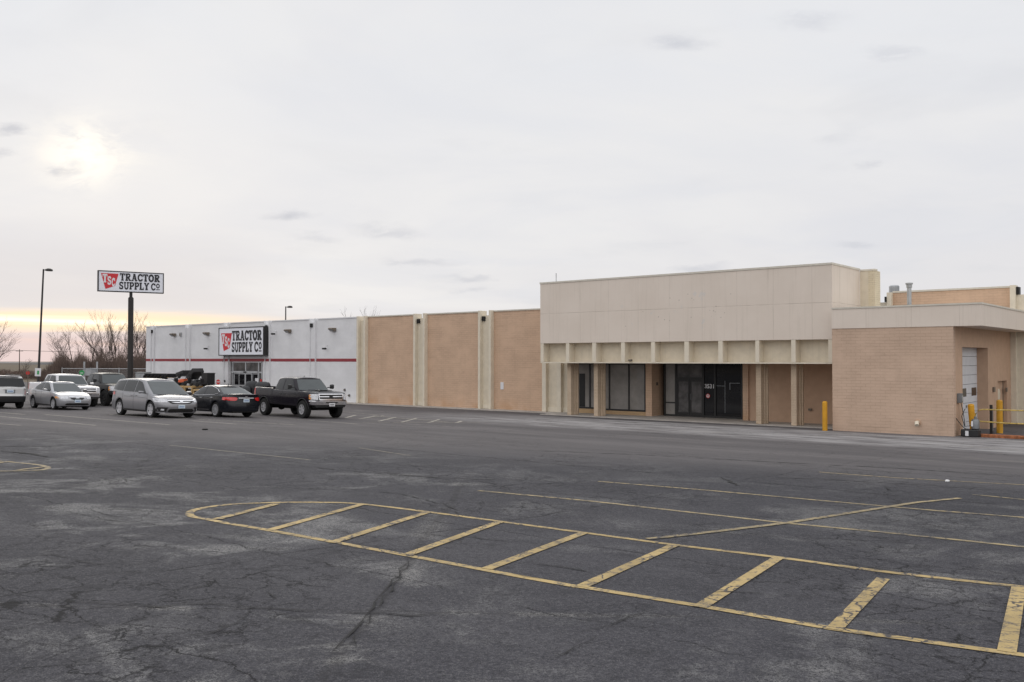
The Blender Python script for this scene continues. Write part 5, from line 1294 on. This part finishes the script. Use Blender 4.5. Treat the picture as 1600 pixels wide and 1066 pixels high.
    MB().box(1.0, 2.3, -.34, .34, 1.285 + a, 1.305 + a).build('bonnet_bulge', paint, c.root, bevel=.012)
    MB().lathe([(.02, 0), (.015, .08), (0, .08)], (.3, 0, 1.89 + a), n=8).build('aerial', 'black_plastic', c.root)
    return c
tk = pickup('truck_paint', lift=.04, R_=.425)
tk.place((472, 653.8), (.69, -.72), -1, 'dark pickup with chrome grille, bumper and alloy wheels at the right end of the row', 'pickup truck', GRP)
wt = pickup('white_car', lift=-.04, R_=.39, grille='chrome', mirror_big=False)
wt.place((93, 635.5), HD, -1, 'white pickup parked behind the small silver saloon', 'pickup truck', GRP)
bt = pickup('big_truck', lift=.07, R_=.47, grille='black_plastic', bumper='black_plastic', rmat='black_plastic', rim=.25, whitepl=False)
bt.place((162, 634.5), HD, -1, 'lifted black pickup with black wheels and big mirrors behind the minivan', 'pickup truck', GRP)

# ------------------------------------------------------------------ goods in front of the farm shop
def dp(px, b): return pa(px, b)
GB = -2.3
# rack with a row of wheelbarrows stood on it
r = bframe('display_rack', dp(232, GB), GB, 0); L = dp(284, GB) - dp(232, GB); tag(r, 'long low grey metal rack of goods against the left of the white wall', 'rack')
for x in (0, L / 3, 2 * L / 3, L): MB().box(x - .04, x + .04, -.4, .4, 0, 1.36).build('upright', 'grey_metal', r)
for z in (.3, 1.36): MB().box(-.05, L + .05, -.42, .42, z, z + .05).build('shelf', 'grey_metal', r)
random.seed(5)
for k in range(7):
    x = .35 + k * .58
    o = bframe('wheelbarrow', dp(232, GB) + x, GB, 1.42)
    MB().add([(-.20, -.35, .18), (.20, -.35, .18), (.20, .35, .18), (-.20, .35, .18), (-.27, -.45, .50), (.27, -.45, .50), (.27, .45, .50), (-.27, .45, .50)],
        [(0, 1, 2, 3), (0, 4, 5, 1), (1, 5, 6, 2), (2, 6, 7, 3), (3, 7, 4, 0), (4, 7, 6, 5)]).build('tub', 'tarp' if k % 2 else 'black_plastic', o, bevel=.03)
    MB().lathe([(.0, -.05), (.15, -.05), (.19, 0), (.15, .05), (0, .05)], (0, -.50, .20), 'x', 16).build('wheel', 'rubber', o)
    for s in (-.18, .18): MB().tube([(s, -.5, .2), (s, .1, .16), (s * 1.3, .8, .42)], .016, 6).build('handle', 'wood', o)
    o.rotation_euler.z = BROT + random.uniform(-.1, .1)
    tag(o, ['dark wheelbarrow at the left end of the row on the rack', 'second dark wheelbarrow from the left on the rack', 'third dark wheelbarrow from the left on the rack', 'middle dark wheelbarrow of the row on the rack', 'third dark wheelbarrow from the right on the rack', 'second dark wheelbarrow from the right on the rack', 'dark wheelbarrow at the right end of the row on the rack'][k], 'wheelbarrow', 'wheelbarrows on the rack')
def mower(px, b, z, paint, name, lab, cat, rot=0.):
    o = bframe(name, dp(px, b), b, z); o.rotation_euler.z = BROT + rot; o.scale = (.78, .78, .78)
    MB().add([(-.65, -.32, .30), (.20, -.32, .30), (.20, .32, .30), (-.65, .32, .30), (-.65, -.26, .62), (.05, -.28, .70), (.05, .28, .70), (-.65, .26, .62)],
        [(0, 1, 2, 3), (0, 4, 5, 1), (1, 5, 6, 2), (2, 6, 7, 3), (3, 7, 4, 0), (4, 7, 6, 5)]).build('bonnet', paint, o, bevel=.05)
    MB().box(.0, .75, -.42, .42, .22, .36).build('deck', 'black_plastic', o, bevel=.04)
    MB().box(.30, .72, -.2, .2, .361, .52).box(.62, .74, -.2, .2, .521, .85).build('seat', 'black_plastic', o, bevel=.03)
    MB().tube([(.05, 0, .6), (.2, 0, .85)], .02, 6).build('steering_column', 'black_plastic', o); MB().lathe([(.15, -.012), (.17, 0), (.15, .012), (.13, 0)], (.2, 0, .87), n=16).build('steering_wheel', 'black_plastic', o)
    for x, rr in ((-.5, .17), (.5, .23)):
        for s in (-1, 1): MB().lathe([(0, -.08), (rr * .8, -.08), (rr, -.05), (rr, .05), (rr * .8, .08), (0, .08)], (x, s * .42, rr), 'y', 18).build('wheel', 'rubber', o)
    tag(o, lab, cat); return o
# timber crates with machines on them
CB = -3.6
def crate(px0, px1, lab, b=CB, h=1.0):
    a0, a1 = dp(px0, b), dp(px1, b); o = bframe('timber_crate', a0, b, 0); L = a1 - a0
    m = MB()
    for x in (0, L - .09): 
        for y in (-.5, .41): m.box(x, x + .09, y, y + .09, .1, h)
    for z in (.1, h * .5, h - .09):
        for y in (-.52, .502): m.box(-.01, L + .01, y, y + .018, z, z + .09)
        for x in (-.03, L + .012): m.box(x, x + .018, -.5, .5, z + .002, z + .088)
    m.build('frame', 'wood', o)
    MB().box(.0, L, -.48, .48, 0, .099).build('pallet', 'wood', o); MB().box(0, L, -.48, .48, h + .001, h + .03).build('top_board', 'wood', o)
    MB().prism([(.12, -.35), (L - .12, -.35), (L - .2, .3), (.15, .35)], .1, h * .78).build('packed_goods', 'black_plastic', o, bevel=.08)
    tag(o, lab, 'crate', 'timber crates outside the farm shop')
crate(284.5, 296, 'pale timber crate left of two, behind the minivan bonnet'); crate(297.5, 309, 'pale timber crate right of two, beside the black saloon')
crate(311, 322, 'low timber crate between the pale crates and the black saloon', h=.78)
mower(289, CB, 1.04, 'orange', 'ride_on_mower', 'orange ride-on mower standing on the left timber crate', 'mower', .2)
mower(309, CB + .1, .98, 'tarp', 'ride_on_mower', 'grey ride-on mower on the crates right of the orange mower', 'mower', .1)
mower(272, GB - .9, .95, 'galvanised', 'ride_on_mower', 'pale grey mower left of the orange one, under a black cover', 'mower', -.2)
def trailer(px, b, z, tilt, lab, w=1.3, h=.28, l=1.8, y=.5):
    o = bframe('utility_trailer', dp(px, b), b, z); o.rotation_euler = (0, -tilt, BROT)
    m = MB(); m.box(-l / 2, l / 2, -w / 2, w / 2, 0, .04); m.box(-l / 2, l / 2, -w / 2, -w / 2 + .03, .041, h); m.box(-l / 2, l / 2, w / 2 - .03, w / 2, .041, h); m.box(l / 2 - .03, l / 2, -w / 2 + .031, w / 2 - .031, .041, h); m.box(-l / 2, -l / 2 + .03, -w / 2 + .031, w / 2 - .031, .041, h)
    m.build('bed', 'black_plastic', o, bevel=.01); MB().tube([(-l / 2, 0, .02), (-l / 2 - .6, 0, .0)], .03).build('drawbar', 'black_plastic', o)
    for s in (-1, 1): MB().lathe([(0, -.07), (.17, -.07), (.21, 0), (.17, .07), (0, .07)], (.1, s * (w / 2 + .1), -.08), 'y', 16).build('wheel', 'rubber', o)
    tag(o, lab, 'trailer', 'black trailers outside the farm shop')
trailer(306, GB, 1.78, R(34), 'black utility trailer tilted up, highest of the goods', h=.36, l=1.15, w=.95)
trailer(289, GB, 1.82, R(12), 'black utility trailer lying nearly flat, left of the tilted one', h=.30, l=1.1, w=.95)
o = bframe('equipment_box', dp(325.5, GB), GB, 0); MB().box(-.42, .42, -.35, .35, 1.0, 1.98).build('body', 'black_plastic', o, bevel=.03); MB().box(-.45, .45, -.38, .38, 1.982, 2.04).build('lid', 'black_plastic', o, bevel=.01)
for x in (-.35, .35): MB().box(x - .05, x + .05, -.3, .3, 0, .999).build('leg', 'grey_metal', o)
tag(o, 'tall square black equipment box on legs right of the tilted trailer', 'equipment box')
o = bframe('display_table', dp(300, GB), GB, 0); MB().box(-1.6, 1.75 - .9, -.5, .5, 1.25, 1.3).build('top', 'grey_metal', o)
for x in (-1.5, .75): MB().box(x - .04, x + .04, -.4, .4, 0, 1.249).build('leg', 'grey_metal', o)
tag(o, 'grey steel stand carrying the black trailers by the white wall', 'stand')
# stop sign on a post
a_, z_ = PB(341.3, 597, -2.6); o = bframe('stop_sign', a_, -2.6, 0); rr = .205
m = MB(); pts = [(rr * math.cos(R(22.5 + 45 * k)), rr * math.sin(R(22.5 + 45 * k))) for k in range(8)]
m.add([(x, -.03, z_ + z) for x, z in pts] + [(x, -.02, z_ + z) for x, z in pts], [tuple(range(8)), tuple(range(8, 16))[::-1]] + [(k, (k + 1) % 8, 8 + (k + 1) % 8, 8 + k) for k in range(8)]); m.build('sign_plate', 'traffic_red', o)
text_mesh('STOP', .15, 'sign_text', 'plain_white', o, (0, -.034, z_), (math.pi / 2, 0, 0), .001, .004); MB().tube([(0, 0, 0), (0, 0, z_ + .15)], .018).build('post', 'grey_metal', o)
o.rotation_euler.z = BROT + .3; tag(o, 'small red stop sign on a thin post beside the glazed entrance', 'stop sign')
MBx = MB()
a_, z_ = PB(352.5, 595.5, 0); o = bframe('wall_bell', a_, 0, z_); MB().lathe([(0, -.12), (.09, -.11), (.11, -.02), (0, -.002)], (0, 0, 0), 'y', 14).build('bell', 'black_plastic', o, smooth=True); MB().box(-.05, .05, -.02, -.001, -.1, .1).build('plate', 'white_paint', o); tag(o, 'small black fitting on the white wall left of the entrance', 'wall fitting')
a_, z_ = PB(350.5, 564.5, 0); o = bframe('security_camera', a_, 0, z_); MB().lathe([(0, -.15), (.08, -.13), (.1, -.02), (0, -.002)], (0, 0, 0), 'y', 14).build('dome', 'black_plastic', o, smooth=True); MB().box(-.05, .05, -.02, -.001, -.1, .1).build('plate', 'white_paint', o); tag(o, 'small dark dome camera under the left corner of the shop sign', 'camera')
# covered grills between the saloon and the pickup
def covered(px, b, w, h, d, lab, seed):
    rnd = random.Random(seed); o = bframe('covered_grill', dp(px, b), b, 0); m = MB(); rows = []
    for i, (zz, k) in enumerate(((0, 1.04), (.25, 1.0), (.6, .96), (.85, .93), (.96, .72), (1.0, .3))):
        rows.append([(w / 2 * k * math.cos(t) * (1 + rnd.uniform(-.05, .05)), d / 2 * k * math.sin(t) * (1 + rnd.uniform(-.06, .06)), h * zz + (rnd.uniform(-.03, .03) if i else 0)) for t in [2 * math.pi * j / 16 for j in range(16)]])
    for r_ in rows: r_.append(r_[0])
    m.grid(rows); m.add(rows[-1][:-1], [tuple(range(16))]); m.build('cover', 'tarp', o, smooth=60)
    for s in (-1, 1): MB().lathe([(0, -.03), (.1, -.03), (.1, .03), (0, .03)], (s * w * .4, -d * .55, .1), 'x', 12).build('wheel', 'rubber', o)
    tag(o, lab, 'covered grill', 'covered goods by the shop entrance')
covered(385.5, -3.3, 1.0, 1.15, .8, 'dark covered grill standing left of two near the shop entrance', 2); covered(394, -2.8, 1.2, 1.50, .9, 'taller dark covered grill in front of the sliding doors', 3); covered(411, -2.8, 1.7, 1.46, .9, 'widest dark covered grill behind the tail of the dark pickup', 4)
# signs in the distance
p = AT(43.5, 583, 97); o = empty('stop_sign', (p.x, p.y, 0), .5); m = MB(); rr = .20
pts = [(rr * math.cos(R(22.5 + 45 * k)), rr * math.sin(R(22.5 + 45 * k))) for k in range(8)]
m.add([(x, -.03, p.z + z) for x, z in pts] + [(x, -.02, p.z + z) for x, z in pts], [tuple(range(8)), tuple(range(8, 16))[::-1]] + [(k, (k + 1) % 8, 8 + (k + 1) % 8, 8 + k) for k in range(8)]); m.build('sign_plate', 'traffic_red', o); MB().tube([(0, 0, 0), (0, 0, p.z + .2)], .04).build('post', 'lamp_housing', o); tag(o, 'distant red sign on a dark post right of the silver SUV', 'road sign')
p = AT(128, 582.5, 78); o = empty('round_sign', (p.x, p.y, 0)); MB().lathe([(0, -.04), (.22, -.04), (.22, 0), (0, 0)], (0, 0, p.z), 'y', 24).build('sign_plate', 'green_sign', o); MB().tube([(0, .02, 0), (0, .02, p.z)], .03).build('post', 'grey_metal', o); MB().box(-.36, .30, -.05, -.02, p.z - .55, p.z - .36).build('sign_label', 'plain_white', o); MB().box(-.12, .12, -.05, -.041, p.z - .06, p.z + .0).build('sign_symbol', 'plain_white', o); tag(o, 'round green sign with a white plate in front of the fence', 'sign')

# ------------------------------------------------------------------ bare trees, brush, far land
def bare_tree(px, Y, h, spread, seed, lab, stems=1, group='bare trees beyond the car park', low=.22, lev=5):
    rnd = random.Random(seed); p = AT(px, 562, Y); z0 = zg(p.x, p.y) - .1; o = empty('bare_tree', (p.x, p.y, z0))
    tr = MB(); tw = MB(); cnt = [0]
    def br(q, d, L, r, lvl):
        n = 3; pts = [q]; rs = [r]
        for i in range(n):
            d = (d + Vector((rnd.uniform(-.16, .16), rnd.uniform(-.16, .16), rnd.uniform(-.02, .12)))).normalized(); q = q + d * L / n; pts.append(q); rs.append(r * (1 - .45 * (i + 1) / n))
        (tr if lvl < 2 else tw).tube(pts, rs, 5 if lvl < 2 else 3, False)
        if lvl >= lev: return
        k = rnd.randint(2, 3) if lvl else rnd.randint(4, 6)
        for j in range(k):
            f = rnd.uniform(.30, 1) if lvl else rnd.uniform(low, 1) ; i = min(n - 1, int(f * n)); b = pts[i].lerp(pts[i + 1], f * n - i)
            a = rnd.uniform(0, 6.283); side = Vector((math.cos(a), math.sin(a), 0)) * rnd.uniform(.5, 1.0) * spread
            dd = (d * .9 + side + Vector((0, 0, .12))).normalized()
            br(b, dd, L * rnd.uniform(.48, .78), max(.006, r * rnd.uniform(.40, .55)), lvl + 1)
        br(q, (d + Vector((rnd.uniform(-.2, .2), rnd.uniform(-.2, .2), .1))).normalized(), L * .62, r * .55, lvl + 1)
    for sidx in range(stems):
        d = Vector((rnd.uniform(-.1, .1), 0, 1)) if stems == 1 else Vector(((sidx - (stems - 1) / 2) * .28, rnd.uniform(-.2, .2), 1))
        br(Vector((sidx * .25, 0, 0)), d.normalized(), h * .42, h * .010 + .025, 0)
    tr.build('trunk', 'bark', o, auto=False); tw.build('crown', 'twig', o, auto=False)
    tag(o, lab, 'tree', group)
bare_tree(-8, 105, 8.4, 1.3, 3, 'spreading bare tree at the far left edge above the silver SUV')
bare_tree(116, 112, 8.0, 1.15, 8, 'wide spreading bare tree just right of the tall lamp post', low=.3)
bare_tree(145, 122, 7.6, .75, 21, 'slim upright bare tree left of the tallest bare tree')
bare_tree(167, 126, 7.4, .55, 34, 'thin bare sapling tree between the slim tree and the tallest one')
bare_tree(178, 115, 9.0, .6, 45, 'tallest bare tree, many-stemmed, just left of the pole sign', 3)
bare_tree(212, 112, 8.0, .75, 56, 'bare tree between the pole sign and the white store', 2)
bare_tree(228, 120, 7.6, .7, 57, 'bare tree half hidden by the left end of the white store', 1)
bare_tree(552, 105, 9.6, .8, 60, 'bare treetop showing over the roof where white wall meets brick, left one', lev=4)
bare_tree(574, 110, 9.9, .8, 61, 'bare treetop showing over the roof where white wall meets brick, right one', lev=4)
bare_tree(40, 190, 3.8, 1.1, 70, 'small distant bare bush-like tree left of the tall lamp post', lev=4)
# thicket of undergrowth: countless thin stems
rnd = random.Random(11); m = MB()
def brush(px0, px1, Y0, Y1, h0, h1, n, r=.02):
    for _ in range(n):
        px = rnd.uniform(px0, px1); Y = rnd.uniform(Y0, Y1); p = AT(px, 562, Y)
        e = min(1, (px - px0) / 25 + .3); h = rnd.uniform(h0, h1) * e * (1 + .18 * math.sin(px * .21) + .1 * math.sin(px * .57)); a = rnd.uniform(0, 6.283); l = rnd.uniform(.1, .9)
        z0 = rnd.uniform(0, h * .5); q0 = Vector((p.x, p.y, z0)); q1 = q0 + Vector((math.cos(a) * l, math.sin(a) * l, (h - z0) * rnd.uniform(.5, 1)))
        s = Vector((r, 0, 0)); mid = q0.lerp(q1, .5) + Vector((rnd.uniform(-.2, .2), 0, .1))
        m.add([q0 - s, q0 + s, mid + s * .7, mid - s * .7, q1], [(0, 1, 2, 3), (3, 2, 4)])
brush(66, 245, 96, 108, 2.4, 3.9, 26000, .016)
brush(-60, 70, 140, 175, .5, 1.5, 7000, .03)
tag(m.build('thicket', 'brush', auto=False), 'brown leafless undergrowth behind the fence', 'thicket', kind='stuff')
# far dark tree line and low hills
m = MB()
def ridge(px0, px1, Y, top, amp, name, material, n=60, seed=1):
    rr = random.Random(seed); rows = []
    ph = [rr.uniform(0, 6) for _ in range(5)]
    for i in range(n + 1):
        px = px0 + (px1 - px0) * i / n; p = AT(px, 562, Y); zb = zg(p.x, p.y) - 1
        h = top + amp * sum(math.sin(px * f + ph[k]) / (k + 1) for k, f in enumerate((.011, .03, .09, .21, .5)))
        rows.append([(p.x, p.y, zb), (p.x, p.y + 25, h * .6 + zb * .4), (p.x, p.y + 60, h), (p.x, p.y + 120, h * .8), (p.x, p.y + 260, zb)])
    mm = MB(); mm.grid(rows); return mm
mat('far_wood', (.045, .045, .05), .95, var=.4, vscale=.05); mat('far_field', (.21, .20, .20), .95, var=.2, vscale=.02)  # distant haze is put into the grey of the far ridge colour
tag(ridge(-700, 60, 620, -.6, .9, 'hills_tree_line', 'far_wood', seed=4).build('hills_tree_line', 'far_wood', smooth=60), kind='structure')
tag(ridge(-800, 1500, 1200, -3.0, 1.8, 'hills_tree_line', 'far_field', n=120, seed=9).build('hills_tree_line', 'far_field', smooth=60), kind='structure')
m = MB(); rows = []  # tree line behind the viewer, out of view, added for reflections in glass
for i in range(121):
    a = -160 + i * 4; p = O + U * a + V * (-150 - 12 * math.sin(a * .03)); h = 7 + 1.8 * math.sin(a * .11) + 1.2 * math.sin(a * .37) + .8 * math.sin(a * 1.1); q = p - V * 14
    rows.append([(p.x, p.y, .9), (p.x, p.y, .9 + h * .8), ((p.x + q.x) / 2, (p.y + q.y) / 2, .9 + h), (q.x, q.y, .9)])
tag(m.grid(rows).build('hills_tree_line', 'far_wood', smooth=60), kind='structure')
# overhead lines
for px, Y in ((-200, 210), (30.5, 230), (330, 250)):
    p = AT(px, 553, Y); o = empty('utility_pole', (p.x, p.y, -.3)); h = 6.0
    MB().lathe([(.13, 0), (.09, h), (0, h)], n=8).build('pole', 'bark', o); MB().box(-.9, .9, -.05, .05, h - .5, h - .38).build('crossarm', 'bark', o)
    for x in (-.8, 0, .8): MB().lathe([(.04, 0), (.05, .1), (0, .16)], (x, 0, h - .379), n=6).build('insulator', 'grey_metal', o)
    tag(o, {-200: 'distant wooden utility pole left of the car park', 30.5: 'thin distant utility pole above the silver SUV', 330: 'distant wooden utility pole behind the white store'}[px], 'utility pole', 'utility poles in the distance')
for dx in (-.8, .8):
    pts = []
    P3 = [AT(-200, 553, 210), AT(30.5, 553, 230), AT(330, 553, 250)]
    for a, b in zip(P3, P3[1:]):
        for i in range(12):
            t = i / 12; q = a.lerp(b, t); pts.append((q.x + dx, q.y, 5.35 - .3 + .379 - 1.1 * 4 * t * (1 - t) * .4))
    o = MB().tube(pts, .022, 4).build('power_line', 'pole_dark'); tag(o, 'overhead wire strung between the distant utility poles', 'wire', 'overhead wires')
